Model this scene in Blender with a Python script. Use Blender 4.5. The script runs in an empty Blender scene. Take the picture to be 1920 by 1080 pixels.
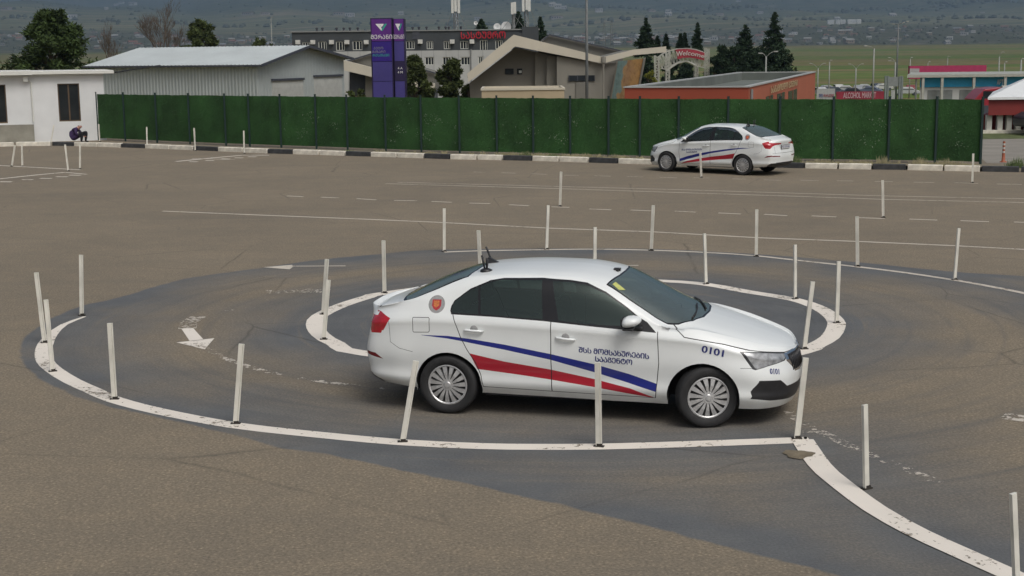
import bpy, bmesh, math, random
import numpy as np
from mathutils import Vector, Matrix
from mathutils.bvhtree import BVHTree
from mathutils.interpolate import poly_3d_calc
scene = bpy.context.scene
COL = scene.collection
R = math.radians
PI = math.pi
# ---------------------------------------------------------------- camera
FPX, PITCH, ROLL, CAMH = 2647.0, 0.1643, 0.0108, 3.5925      # focal length in pixels of the 1920 wide photograph
cam = bpy.data.cameras.new('camera'); camo = bpy.data.objects.new('camera', cam); COL.objects.link(camo)
cam.sensor_width = 36.0; cam.lens = 36.0*FPX/1920.0; cam.clip_start = 0.2; cam.clip_end = 60000
_f = Vector((0, math.cos(PITCH), -math.sin(PITCH))); _u = Vector((1, 0, 0)); _v = Vector((0, math.sin(PITCH), math.cos(PITCH)))
_cx = _u*math.cos(ROLL)-_v*math.sin(ROLL); _cy = _u*math.sin(ROLL)+_v*math.cos(ROLL)
_m = Matrix((_cx, _cy, -_f)).transposed().to_4x4(); _m.translation = Vector((0, 0, CAMH))
camo.matrix_world = _m
scene.camera = camo
# ---------------------------------------------------------------- sky, sun, exposure
w = bpy.data.worlds.new('World'); scene.world = w; w.use_nodes = True
_n = w.node_tree.nodes; _l = w.node_tree.links
sky = _n.new('ShaderNodeTexSky'); sky.sky_type = 'NISHITA'; sky.sun_disc = False
SUN_EL, SUN_AZ = R(55), R(148)
sky.sun_elevation = SUN_EL; sky.sun_rotation = SUN_AZ
sky.air_density = 1.0; sky.dust_density = 7.0; sky.ozone_density = 1.0
_n['Background'].inputs[1].default_value = 0.085
hs = _n.new('ShaderNodeHueSaturation'); hs.inputs['Saturation'].default_value = .32      # thin overcast: a paler sky
_l.new(sky.outputs[0], hs.inputs['Color']); _l.new(hs.outputs[0], _n['Background'].inputs[0])
sl = bpy.data.lights.new('sun', 'SUN'); sl.energy = 0.9; sl.angle = R(28); sl.color = (1.0, .96, .9)
so = bpy.data.objects.new('sun', sl); COL.objects.link(so)
_d = Vector((math.sin(SUN_AZ)*math.cos(SUN_EL), math.cos(SUN_AZ)*math.cos(SUN_EL), math.sin(SUN_EL)))
so.rotation_euler = _d.to_track_quat('Z', 'Y').to_euler(); so.location = (0, 0, 60)
scene.view_settings.view_transform = 'Standard'; scene.view_settings.look = 'None'
scene.view_settings.exposure = 0.14; scene.view_settings.gamma = 1.0
scene.cycles.max_bounces = 6; scene.cycles.transparent_max_bounces = 12; scene.cycles.volume_bounces = 0
rnd = random.Random(7)

# ---------------------------------------------------------------- helpers
def _ray(px, py):
    X = (px-960)/FPX; Y = (540-py)/FPX
    return _cx*X+_cy*Y+_f
def gp(px, py, z=0.0):
    """point of the horizontal plane z that the photograph shows at px, py"""
    d = _ray(px, py); s = (z-CAMH)/d.z
    return Vector((d.x*s, d.y*s, z))
def at(px, py, Y):
    """point at distance Y (metres ahead of the camera) that the photograph shows at px, py"""
    d = _ray(px, py); s = Y/d.y
    return Vector((d.x*s, Y, CAMH+d.z*s))

def tag(o, label=None, cat=None, group=None, kind=None):
    if label: o['label'] = label
    if cat: o['category'] = cat
    if group: o['group'] = group
    if kind: o['kind'] = kind
    return o
def empty(name, loc=(0, 0, 0), rz=0.0, **k):
    o = bpy.data.objects.new(name, None); COL.objects.link(o); o.location = loc; o.rotation_euler = (0, 0, rz)
    o.empty_display_size = .2
    return tag(o, **k)

class MB:
    """collects vertices and faces of one mesh"""
    def __init__(s): s.v = []; s.f = []; s.m = []
    def add(s, vs, fs, mi=0):
        o = len(s.v); s.v += [tuple(v) for v in vs]; s.f += [tuple(i+o for i in f) for f in fs]; s.m += [mi]*len(fs); return s
    def box(s, x0, y0, z0, x1, y1, z1, mi=0, M=None):
        vs = [Vector(p) for p in ((x0,y0,z0),(x1,y0,z0),(x1,y1,z0),(x0,y1,z0),(x0,y0,z1),(x1,y0,z1),(x1,y1,z1),(x0,y1,z1))]
        if M: vs = [M @ v for v in vs]
        return s.add(vs, [(0,3,2,1),(4,5,6,7),(0,1,5,4),(1,2,6,5),(2,3,7,6),(3,0,4,7)], mi)
    def quad(s, a, b, c, d, mi=0): return s.add([a, b, c, d], [(0,1,2,3)], mi)
    def poly(s, pts, mi=0): return s.add(pts, [tuple(range(len(pts)))], mi)
    def prism(s, pts, off, mi=0):
        """closed solid: polygon pts extruded by the vector off"""
        n = len(pts); off = Vector(off); P = [Vector(p) for p in pts]
        return s.add(P+[p+off for p in P], [tuple(range(n))[::-1], tuple(range(n, 2*n))]+[(i, (i+1)%n, n+(i+1)%n, n+i) for i in range(n)], mi)
    def tube(s, P, rad, n=8, mi=0, cap=True):
        P = [Vector(p) for p in P]
        if not isinstance(rad, (list, tuple)): rad = [rad]*len(P)
        rings = []; up = None
        for i, p in enumerate(P):
            t = (P[min(i+1, len(P)-1)]-P[max(i-1, 0)]).normalized()
            if up is None: up = t.orthogonal().normalized()
            up = (up-t*up.dot(t)).normalized(); b = t.cross(up)
            rings.append([p+(up*math.cos(2*PI*k/n)+b*math.sin(2*PI*k/n))*rad[i] for k in range(n)])
        vs = [v for r in rings for v in r]; fs = []
        for i in range(len(P)-1):
            for k in range(n):
                fs.append((i*n+k, i*n+(k+1)%n, (i+1)*n+(k+1)%n, (i+1)*n+k))
        if cap: fs.append(tuple(range(n))[::-1]); fs.append(tuple((len(P)-1)*n+k for k in range(n)))
        return s.add(vs, fs, mi)
    def lathe(s, prof, n=24, M=None, mi=0):
        """prof: (radius, height) pairs turned about z"""
        vs = []; fs = []
        for r, z in prof:
            for k in range(n):
                v = Vector((r*math.cos(2*PI*k/n), r*math.sin(2*PI*k/n), z)); vs.append(M @ v if M else v)
        for i in range(len(prof)-1):
            for k in range(n): fs.append((i*n+k, i*n+(k+1)%n, (i+1)*n+(k+1)%n, (i+1)*n+k))
        return s.add(vs, fs, mi)
    def build(s, name, mats, parent=None, smooth=False, bevel=0.0, loc=None, rz=0.0, **k):
        me = bpy.data.meshes.new(name); me.from_pydata(s.v, [], s.f)
        if not isinstance(mats, (list, tuple)): mats = [mats]
        for m in mats: me.materials.append(m)
        me.polygons.foreach_set('material_index', s.m)
        if smooth: me.polygons.foreach_set('use_smooth', [True]*len(me.polygons))
        me.update()
        o = bpy.data.objects.new(name, me); COL.objects.link(o)
        if parent is not None: o.parent = parent
        if loc is not None: o.location = loc
        o.rotation_euler = (0, 0, rz)
        if bevel:
            b = o.modifiers.new('bevel', 'BEVEL'); b.width = bevel; b.segments = 2; b.limit_method = 'ANGLE'; b.angle_limit = R(40)
        return tag(o, **k)

def children(o): return [c for c in bpy.data.objects if c.parent == o]
def copy_tree(o, parent=None, kids=None):
    if kids is None:
        kids = {}
        for c in bpy.data.objects:
            if c.parent: kids.setdefault(c.parent.name, []).append(c)
    c = o.copy(); COL.objects.link(c); c.parent = parent
    for ch in kids.get(o.name, []): copy_tree(ch, c, kids)
    return c

# ---------------------------------------------------------------- materials
def lin(r, g, b): return tuple((c/255.0/12.92 if c/255.0 <= .04045 else ((c/255.0+.055)/1.055)**2.4) for c in (r, g, b))+(1.0,)
def mat(name, col, rough=.7, metal=0.0, var=0.12, scale=3.0, bump=0.0, bscale=40.0, coat=0.0, spec=.5, detail=4.0):
    """Principled surface whose colour wanders a little with a noise"""
    m = bpy.data.materials.new(name); m.use_nodes = True; nt = m.node_tree; n = nt.nodes; b = n['Principled BSDF']
    b.inputs['Roughness'].default_value = rough; b.inputs['Metallic'].default_value = metal
    b.inputs['Coat Weight'].default_value = coat; b.inputs['Specular IOR Level'].default_value = spec
    col = tuple(col[:3])
    if var:
        tc = n.new('ShaderNodeTexCoord'); no = n.new('ShaderNodeTexNoise'); no.inputs['Scale'].default_value = scale; no.inputs['Detail'].default_value = detail
        rp = n.new('ShaderNodeValToRGB'); rp.color_ramp.elements[0].position = .3; rp.color_ramp.elements[1].position = .7
        rp.color_ramp.elements[0].color = tuple(c*(1-var) for c in col)+(1,); rp.color_ramp.elements[1].color = tuple(min(1, c*(1+var)) for c in col)+(1,)
        nt.links.new(tc.outputs['Object'], no.inputs['Vector']); nt.links.new(no.outputs['Fac'], rp.inputs[0]); nt.links.new(rp.outputs[0], b.inputs['Base Color'])
    else: b.inputs['Base Color'].default_value = col+(1,)
    if bump:
        tc = n.new('ShaderNodeTexCoord'); n2 = n.new('ShaderNodeTexNoise'); n2.inputs['Scale'].default_value = bscale; n2.inputs['Detail'].default_value = 3
        bp = n.new('ShaderNodeBump'); bp.inputs['Strength'].default_value = bump; bp.inputs['Distance'].default_value = .02
        nt.links.new(tc.outputs['Object'], n2.inputs['Vector']); nt.links.new(n2.outputs['Fac'], bp.inputs['Height']); nt.links.new(bp.outputs[0], b.inputs['Normal'])
    return m
def glassmat(name, tint, spec_mix=.35, rough=.03, fres=1.0, gcol=(.9,.95,.92)):
    """tinted pane: some light goes through, the rest is the dark body with a mirror on top"""
    m = bpy.data.materials.new(name); m.use_nodes = True; nt = m.node_tree; n = nt.nodes; n.remove(n['Principled BSDF'])
    out = n['Material Output']
    tr = n.new('ShaderNodeBsdfTransparent'); tr.inputs[0].default_value = tint+(1,)
    gl = n.new('ShaderNodeBsdfGlossy'); gl.inputs['Roughness'].default_value = rough; gl.inputs[0].default_value = tuple(gcol)+(1,)
    fr = n.new('ShaderNodeFresnel'); fr.inputs[0].default_value = 1.5
    mp = n.new('ShaderNodeMath'); mp.operation = 'MULTIPLY_ADD'; mp.inputs[1].default_value = fres; mp.inputs[2].default_value = spec_mix
    mx = n.new('ShaderNodeMixShader')
    nt.links.new(fr.outputs[0], mp.inputs[0]); nt.links.new(mp.outputs[0], mx.inputs[0]); nt.links.new(tr.outputs[0], mx.inputs[1]); nt.links.new(gl.outputs[0], mx.inputs[2])
    nt.links.new(mx.outputs[0], out.inputs[0])
    return m

def text_mesh(body, size=1.0, extrude=0.0, align='CENTER', shear=0.0, bold=0.0, spacing=1.0):
    """lettering as vertices and faces in the xy plane (x right, y up), middle of the line at the origin"""
    cu = bpy.data.curves.new('lettering', 'FONT'); cu.body = body; cu.size = size; cu.extrude = extrude; cu.align_x = align; cu.align_y = 'CENTER'
    cu.shear = shear; cu.space_character = spacing; cu.resolution_u = 3
    o = bpy.data.objects.new('lettering', cu); COL.objects.link(o)
    dg = bpy.context.evaluated_depsgraph_get(); me = bpy.data.meshes.new_from_object(o.evaluated_get(dg))
    bm = bmesh.new(); bm.from_mesh(me); bmesh.ops.triangulate(bm, faces=bm.faces)
    vs = [v.co.copy() for v in bm.verts]; fs = [tuple(v.index for v in f.verts) for f in bm.faces]; bm.free()
    if bold:
        b_ = bold*size*1.2; n0 = len(vs); v0 = list(vs); f0 = list(fs)
        for k, (dx, dy) in enumerate(((b_, 0), (b_/2, b_/2))):
            vs += [v+Vector((dx, dy, .006*(k+1))) for v in v0]; fs += [tuple(i+n0*(k+1) for i in f) for f in f0]
    bpy.data.objects.remove(o); bpy.data.curves.remove(cu); bpy.data.meshes.remove(me)
    return vs, fs
# ---------------------------------------------------------------- car shell (control net of feature lines)
# columns from the middle of the tail to the middle of the nose; rows: sill, low, max width, crease, belt, rail, centre
NET = [
 [(-.86,0,.25),(-.95,0,.33),(-.985,0,.56),(-.925,0,.86),(-.95,0,.975),(-.935,0,.995),(-.91,0,1.012)],
 [(-.85,.40,.25),(-.935,.42,.33),(-.965,.42,.56),(-.905,.42,.87),(-.93,.40,.97),(-.90,.34,1.0),(-.87,0,1.035)],
 [(-.76,.66,.27),(-.83,.73,.35),(-.865,.75,.58),(-.825,.73,.90),(-.80,.64,.99),(-.77,.57,1.035),(-.76,0,1.075)],
 [(-.55,.75,.26),(-.60,.82,.35),(-.62,.838,.59),(-.60,.822,.93),(-.58,.745,1.035),(-.58,.65,1.085),(-.58,0,1.13)],
 [(-.30,.77,.24),(-.30,.84,.34),(-.30,.853,.60),(-.30,.842,.95),(-.30,.795,1.055),(-.30,.635,1.205),(-.30,0,1.265)],
 [(.05,.78,.23),(.05,.845,.34),(.05,.855,.60),(.05,.845,.95),(.05,.80,1.045),(.05,.592,1.345),(.05,0,1.385)],
 [(.45,.78,.225),(.45,.845,.34),(.45,.855,.60),(.45,.848,.94),(.45,.81,1.03),(.45,.60,1.397),(.45,0,1.443)],
 [(.95,.78,.22),(.95,.845,.34),(.95,.855,.60),(.95,.85,.925),(.95,.815,1.01),(.95,.605,1.41),(.95,0,1.462)],
 [(1.40,.78,.215),(1.40,.845,.34),(1.40,.855,.60),(1.40,.85,.905),(1.40,.815,.985),(1.40,.60,1.378),(1.40,0,1.448)],
 [(1.70,.78,.21),(1.70,.845,.34),(1.70,.855,.60),(1.70,.849,.89),(1.70,.812,.968),(1.66,.598,1.312),(1.70,0,1.385)],
 [(1.97,.78,.21),(1.97,.845,.34),(1.97,.855,.60),(1.97,.848,.875),(1.97,.808,.948),(1.95,.642,1.15),(1.97,0,1.265)],
 [(2.24,.775,.205),(2.24,.843,.33),(2.24,.853,.60),(2.24,.846,.86),(2.24,.80,.925),(2.22,.70,.985),(2.24,0,1.128)],
 [(2.54,.77,.20),(2.54,.84,.33),(2.54,.848,.58),(2.54,.835,.835),(2.54,.78,.90),(2.50,.66,.952),(2.52,0,1.005)],
 [(2.86,.755,.19),(2.86,.825,.31),(2.86,.835,.53),(2.86,.805,.755),(2.86,.735,.830),(2.84,.60,.862),(2.86,0,.902)],
 [(3.10,.71,.185),(3.13,.765,.30),(3.13,.765,.48),(3.11,.725,.685),(3.10,.655,.763),(3.09,.53,.79),(3.10,0,.825)],
 [(3.29,.52,.18),(3.335,.55,.28),(3.345,.545,.46),(3.325,.50,.645),(3.31,.46,.715),(3.29,.38,.737),(3.28,0,.768)],
 [(3.38,.25,.175),(3.425,.27,.27),(3.44,.27,.45),(3.42,.26,.615),(3.395,.25,.68),(3.375,.21,.70),(3.37,0,.718)],
 [(3.40,0,.175),(3.445,0,.27),(3.465,0,.45),(3.45,0,.605),(3.43,0,.662),(3.42,0,.68),(3.405,0,.695)],
]

def _crom(P, t, n_out):
    """non-uniform cubic Hermite through P (list of vectors) at knots t"""
    n = len(P)
    tan = []
    for i in range(n):
        if i == 0: tan.append((P[1]-P[0])/(t[1]-t[0]))
        elif i == n-1: tan.append((P[-1]-P[-2])/(t[-1]-t[-2]))
        else:
            h0, h1 = t[i]-t[i-1], t[i+1]-t[i]
            d0, d1 = (P[i]-P[i-1])/h0, (P[i+1]-P[i])/h1
            tan.append((d0*h1+d1*h0)/(h0+h1))
    out = []
    for s in n_out:
        i = 0
        while i < n-2 and s > t[i+1]: i += 1
        h = t[i+1]-t[i]; q = (s-t[i])/h
        h00 = 2*q**3-3*q*q+1; h10 = q**3-2*q*q+q; h01 = -2*q**3+3*q*q; h11 = q**3-q*q
        out.append(P[i]*h00+tan[i]*(h10*h)+P[i+1]*h01+tan[i+1]*(h11*h))
    return out

def shell_grid(nu=150, sub=(3,3,4,6,3,3,4,9,6,6)):
    cols = []
    nc = len(NET)
    for ci, c in enumerate(NET):
        S, L, M, K, B, R, T = [Vector(p) for p in c]
        side = min(1.0, min(ci, nc-1-ci)/3.0)          # 1 along the flanks, 0 at both ends
        L2 = L.lerp(M, .35); L2.y *= 1-.014*side
        N = M.lerp(K, .86); N.y *= 1-.004*side
        D = R.lerp(T, .5); D.z = R.z+(T.z-R.z)*.80; D.x = R.x+(T.x-R.x)*.8
        D1 = R.lerp(T, .12); D1.z = R.z+(T.z-R.z)*.34; D1.x = R.x+(T.x-R.x)*.25
        row = [S, L, L2, M, N, K, B, R, D1, D, T]
        cols.append(row)
    nr = 11
    # parameter along u: mean chord
    t = [0.0]
    for i in range(1, nc):
        d = sum((cols[i][r]-cols[i-1][r]).length for r in (1,3,5,6))/4
        t.append(t[-1]+d)
    us = [t[-1]*k/nu for k in range(nu+1)]
    fine = [_crom([cols[c][r] for c in range(nc)], t, us) for r in range(nr)]
    grid = []
    for k in range(nu+1):
        P = [fine[r][k] for r in range(nr)]
        tv = [0.0]
        for r in range(1, nr):
            # shared v knots taken from the flank so that rows line up
            a, b = cols[7][r-1], cols[7][r]
            tv.append(tv[-1]+(a-b).length)
        vs = []
        for r in range(nr-1):
            m = sub[r]
            vs += [tv[r]+(tv[r+1]-tv[r])*j/m for j in range(m)]
        vs.append(tv[-1])
        line = _crom(P, tv, vs)
        for v in line:
            v.y = max(v.y, 0.0)
        line[-1].y = 0.0
        if k in (0, nu):
            for v in line: v.y = 0.0
        grid.append(line)
    return grid
# ---------------------------------------------------------------- ground: the asphalt lot
def gpl(L, z=0.0): return [gp(x, y, z) for x, y in L]
def curve(P, step=.25, closed=False):
    """smooth curve (Catmull-Rom) through plan points"""
    P = [Vector((p[0], p[1])) for p in P]; n = len(P); out = []
    for i in range(n if closed else n-1):
        p1, p2 = P[i], P[(i+1) % n]; p0 = P[i-1] if (closed or i > 0) else p1*2-p2; p3 = P[(i+2) % n] if (closed or i+2 < n) else p2*2-p1
        k = max(2, int((p2-p1).length/step))
        for j in range(k):
            t = j/k; out.append(.5*((2*p1)+(p2-p0)*t+(2*p0-5*p1+4*p2-p3)*t*t+(3*p1-p0-3*p2+p3)*t**3))
    if not closed: out.append(P[-1])
    return out
OUT_A = curve(gpl([(159,594),(120,609),(97,628),(85.5,645),(81,660),(84,677),(101,694),(135,715),(175,733),(215,750),(300,772),(440,798),(600,816),(755,830),(900,837),(1000,838.5),(1123,838),(1300,833),(1494,826),(1512,825)]))
OUT_B = curve(gpl([(1504,825),(1536,872),(1570,903),(1640,955),(1720,1000),(1794,1034),(1890,1077),(2010,1130),(2150,1180)]))
OUT_C = curve(gpl([(833,473),(900,470.5),(1025,468.5),(1115,467.5),(1222,469.5),(1330,474),(1418,480),(1500,489),(1608,500.5),(1700,512),(1790,525.5),(1860,538),(1920,550),(2010,572),(2100,603)]))
rc = Vector((.75, 19.0))
_vis = gpl([(1240,527),(1324,533.5),(1400,547),(1490,562),(1540,580),(1565,599),(1568,613),(1556,633),(1530,648),(1500,661),(1400,684),(690,664),(630,645),(601,628),(590,608),(600,592),(640,573),(690,557),(721,550)])
_vis = [Vector((p.x, p.y)) for p in _vis]; rc = Vector((sum(p.x for p in _vis)/len(_vis)*0+.77, 19.1))
_ang = sorted(((math.atan2((p-rc).y, (p-rc).x), (p-rc).length) for p in _vis if not (p.y < 16.3 and .3 < p.x < 3)))
_ang = [(_a, _r) for _a, _r in _ang]+[(PI*.62, 3.50), (PI*.5, 3.45), (-PI*.5, 3.5), (-PI*.35, 3.5)]
_ang.sort()
RING = curve([rc+Vector((math.cos(a), math.sin(a)))*r for a, r in _ang], closed=True)
LANE = curve(gpl([(34.6,662),(40.7,635.5),(61,619),(98,595),(155,572),(220,558),(293,536),(350,521.5),(407,513),(480,503),(594,487),(667,480),(741,473),(820,468),(1025,465.5),(1222,466.5),(1418,476),(1500,482),(1580,489),(1660,496),(1770,507.5),(1865,514),(1920,517.5),(2060,528)]), .3)+\
    [Vector((24, 26)), Vector((24, 4)), Vector((8, 3))]+curve(gpl([(1900,1180),(1700,1115),(1568,1080),(1390,1035),(1200,985),(1000,936),(800,893),(600,851.5),(521,841),(468,825),(415,811),(326,790),(212,766),(138,743.5),(81.5,717),(44,690)]), .3)

def seg_dist(X, Y, line, closed=False):
    d = np.full(X.shape, 1e9); n = len(line)
    for i in range(n if closed else n-1):
        a, b = line[i], line[(i+1) % n]; ab = b-a; L2 = max(ab.length_squared, 1e-9)
        t = np.clip(((X-a.x)*ab.x+(Y-a.y)*ab.y)/L2, 0, 1)
        d = np.minimum(d, np.hypot(X-(a.x+t*ab.x), Y-(a.y+t*ab.y)))
    return d
def inside(X, Y, poly):
    c = np.zeros(X.shape, bool); n = len(poly)
    for i in range(n):
        a, b = poly[i], poly[i-1]
        with np.errstate(divide='ignore', invalid='ignore'):
            c ^= ((a.y > Y) != (b.y > Y)) & (X < (b.x-a.x)*(Y-a.y)/(b.y-a.y+1e-12)+a.x)
    return c
xs = np.unique(np.concatenate([np.linspace(-90, -14, 12), np.arange(-14, 16.01, .16), np.linspace(16, 110, 14)]))
ys = np.unique(np.concatenate([np.linspace(-40, 5, 8), np.arange(5, 36.01, .16), np.linspace(36, 72, 16)]))
GX, GY = np.meshgrid(xs, ys)
sd = seg_dist(GX, GY, LANE, True); ins = inside(GX, GY, LANE); sd = np.where(ins, sd, -sd)
# old blue-grey sealing is worn brown along the wheel tracks between the lines
dA = np.minimum(np.minimum(seg_dist(GX, GY, OUT_A), seg_dist(GX, GY, OUT_B)), seg_dist(GX, GY, OUT_C)); dR = seg_dist(GX, GY, RING, True)
dr = np.hypot(GX-rc.x, GY-rc.y)
me = bpy.data.meshes.new('ground'); nx, ny = len(xs), len(ys)
V = np.stack([GX.ravel(), GY.ravel(), np.zeros(nx*ny)], -1)
idx = np.arange(nx*ny).reshape(ny, nx)
F = np.stack([idx[:-1,:-1].ravel(), idx[:-1,1:].ravel(), idx[1:,1:].ravel(), idx[1:,:-1].ravel()], -1)
me.vertices.add(len(V)); me.vertices.foreach_set('co', V.ravel()); me.loops.add(F.size); me.loops.foreach_set('vertex_index', F.ravel().astype(np.int32))
me.polygons.add(len(F)); me.polygons.foreach_set('loop_start', (np.arange(len(F))*4).astype(np.int32)); me.update(calc_edges=True)
for nm, arr in (('edge', sd), ('dline', np.minimum(dA, dR)), ('inner', np.where(dr < 3.4, 1.0, 0.0)), ('radius', dr), ('turn', np.arctan2(GX-rc.x, rc.y-GY)*3)):
    a = me.attributes.new(nm, 'FLOAT', 'POINT'); a.data.foreach_set('value', arr.ravel().astype(np.float32))
ground = bpy.data.objects.new('ground', me); COL.objects.link(ground); tag(ground, kind='structure')

def nd(nt, t, **k):
    n = nt.nodes.new(t)
    for a, b in k.items(): setattr(n, a, b)
    return n
def noise(nt, vec, scale, detail=3, rough=.5, dim='3D'):
    n = nd(nt, 'ShaderNodeTexNoise'); n.inputs['Scale'].default_value = scale; n.inputs['Detail'].default_value = detail; n.inputs['Roughness'].default_value = rough
    nt.links.new(vec, n.inputs['Vector']); return n.outputs['Fac']
def mathn(nt, op, a, b=None, c=None, clamp=False):
    n = nd(nt, 'ShaderNodeMath', operation=op); n.use_clamp = clamp
    for i, v in enumerate((a, b, c)):
        if v is None: continue
        if isinstance(v, (int, float)): n.inputs[i].default_value = v
        else: nt.links.new(v, n.inputs[i])
    return n.outputs[0]
def ramp(nt, fac, stops, interp='LINEAR'):
    n = nd(nt, 'ShaderNodeValToRGB'); n.color_ramp.interpolation = interp
    while len(n.color_ramp.elements) < len(stops): n.color_ramp.elements.new(.5)
    for e, (p, c) in zip(n.color_ramp.elements, stops): e.position = p; e.color = (c[0], c[1], c[2], 1)
    nt.links.new(fac, n.inputs[0]); return n.outputs[0]
def mixc(nt, fac, a, b, blend='MIX'):
    n = nd(nt, 'ShaderNodeMix', data_type='RGBA', blend_type=blend)
    for i, v in ((0, fac), (6, a), (7, b)):
        if isinstance(v, (int, float)): n.inputs[i].default_value = v
        elif isinstance(v, tuple): n.inputs[i].default_value = (v[0], v[1], v[2], 1)
        else: nt.links.new(v, n.inputs[i])
    return n.outputs[2]
def asphalt_group(nt, vec):
    """brownish coarse asphalt colour"""
    big = noise(nt, vec, .22, 4, .6); mid = noise(nt, vec, 1.6, 4, .6); fine = noise(nt, vec, 42, 2, .7)
    base = ramp(nt, big, [(.30, (.185,.156,.116)), (.52, (.218,.182,.132)), (.72, (.252,.209,.150))])
    base = mixc(nt, mathn(nt, 'MULTIPLY', mid, .5), base, ramp(nt, mid, [(.35, (.170,.148,.116)), (.65, (.252,.206,.144))]))
    sp = nd(nt, 'ShaderNodeTexVoronoi'); sp.inputs['Scale'].default_value = 26; nt.links.new(vec, sp.inputs['Vector'])
    spk = ramp(nt, sp.outputs['Distance'], [(.05, (1.6,1.55,1.45)), (.22, (1.05,1.04,1.03)), (.6, (.82,.82,.83))])
    base = mixc(nt, .75, base, spk, 'MULTIPLY')
    return mixc(nt, .55, base, ramp(nt, fine, [(.3, (.40,.40,.41)), (.7, (1.65,1.62,1.58))]), 'MULTIPLY'), fine, big, mid
M_asph = bpy.data.materials.new('worn_asphalt'); M_asph.use_nodes = True; nt = M_asph.node_tree; bs = nt.nodes['Principled BSDF']
tc = nd(nt, 'ShaderNodeTexCoord'); vec = tc.outputs['Object']
base, fine, big, mid = asphalt_group(nt, vec)
def attr(nt, n_): a = nd(nt, 'ShaderNodeAttribute', attribute_name=n_); return a.outputs['Fac']
e = attr(nt, 'edge'); dl = attr(nt, 'dline'); inn = attr(nt, 'inner')
wob = noise(nt, vec, 2.2, 4, .6); wob2 = noise(nt, vec, .55, 3, .55)
edge = mathn(nt, 'ADD', e, mathn(nt, 'MULTIPLY', mathn(nt, 'SUBTRACT', wob, .5), .14)); edge = mathn(nt, 'MULTIPLY', edge, 22, clamp=True)
# cover: full by the lines, thinner towards the middle of the lane
cov = mathn(nt, 'SUBTRACT', 1.28, mathn(nt, 'MULTIPLY', mathn(nt, 'MINIMUM', dl, mathn(nt, 'MAXIMUM', e, 0.0)), .80)); cov = mathn(nt, 'ADD', cov, mathn(nt, 'MULTIPLY', mathn(nt, 'SUBTRACT', wob2, .5), 2.0)); cov = mathn(nt, 'ADD', cov, mathn(nt, 'MULTIPLY', inn, .75))
cov = mathn(nt, 'ADD', cov, mathn(nt, 'MULTIPLY', mathn(nt, 'SUBTRACT', mid, .5), .5)); cov = mathn(nt, 'MULTIPLY_ADD', cov, .72, .10, clamp=True)
cov = mathn(nt, 'MULTIPLY', cov, edge)
blue = ramp(nt, mid, [(.3, (.086,.094,.104)), (.7, (.120,.126,.130))]); blue = mixc(nt, .45, blue, ramp(nt, fine, [(.3, (.7,.7,.7)), (.7, (1.3,1.3,1.3))]), 'MULTIPLY')
colr = mixc(nt, mathn(nt, 'MULTIPLY', cov, .93), base, blue)
# tyre-dark streaks
mpn = nd(nt, 'ShaderNodeMapping'); mpn.inputs['Scale'].default_value = (.12, 1.1, 1); nt.links.new(vec, mpn.inputs[0])
stk = noise(nt, mpn.outputs[0], .9, 5, .6); colr = mixc(nt, mathn(nt, 'MULTIPLY', ramp(nt, stk, [(.56, (0,0,0)), (.72, (1,1,1))]), .26), colr, (.105,.100,.090))
cx_ = nd(nt, 'ShaderNodeCombineXYZ'); nt.links.new(mathn(nt, 'MULTIPLY', attr(nt, 'radius'), 2.6), cx_.inputs[0]); nt.links.new(mathn(nt, 'MULTIPLY', attr(nt, 'turn'), .22), cx_.inputs[1])
tyr = noise(nt, cx_.outputs[0], 1.5, 5, .65); inlane = mathn(nt, 'MULTIPLY', mathn(nt, 'SUBTRACT', 9.5, attr(nt, 'radius')), .8, clamp=True); inlane = mathn(nt, 'MULTIPLY', inlane, mathn(nt, 'MULTIPLY', e, 2.0, clamp=True))
colr = mixc(nt, mathn(nt, 'MULTIPLY', mathn(nt, 'MULTIPLY', ramp(nt, tyr, [(.50, (0,0,0)), (.68, (1,1,1))]), .42), inlane), colr, (.085,.088,.090))
colr = mixc(nt, mathn(nt, 'MULTIPLY', mathn(nt, 'MULTIPLY', ramp(nt, tyr, [(.30, (1,1,1)), (.44, (0,0,0))]), .45), inlane), colr, base)
# hairline cracks
cv = nd(nt, 'ShaderNodeTexVoronoi', feature='DISTANCE_TO_EDGE'); cv.inputs['Scale'].default_value = .33
wv = nd(nt, 'ShaderNodeMixRGB'); wv.inputs[0].default_value = .09; nt.links.new(vec, wv.inputs[1]); wn_ = nd(nt, 'ShaderNodeTexNoise'); wn_.inputs['Scale'].default_value = 1.2; wn_.inputs['Detail'].default_value = 5; nt.links.new(vec, wn_.inputs['Vector']); nt.links.new(wn_.outputs['Color'], wv.inputs[2]); nt.links.new(wv.outputs[0], cv.inputs['Vector'])
ck = mathn(nt, 'MULTIPLY', ramp(nt, cv.outputs['Distance'], [(.0, (1,1,1)), (.006, (0,0,0))]), ramp(nt, big, [(.46, (0,0,0)), (.58, (1,1,1))])); colr = mixc(nt, mathn(nt, 'MULTIPLY', ck, .55), colr, (.05,.045,.04))
nt.links.new(colr, bs.inputs['Base Color']); bs.inputs['Roughness'].default_value = .86; bs.inputs['Specular IOR Level'].default_value = .35
bp = nd(nt, 'ShaderNodeBump'); bp.inputs['Strength'].default_value = .35; bp.inputs['Distance'].default_value = .01; nt.links.new(fine, bp.inputs['Height']); nt.links.new(bp.outputs[0], bs.inputs['Normal'])
me.materials.append(M_asph)

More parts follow.
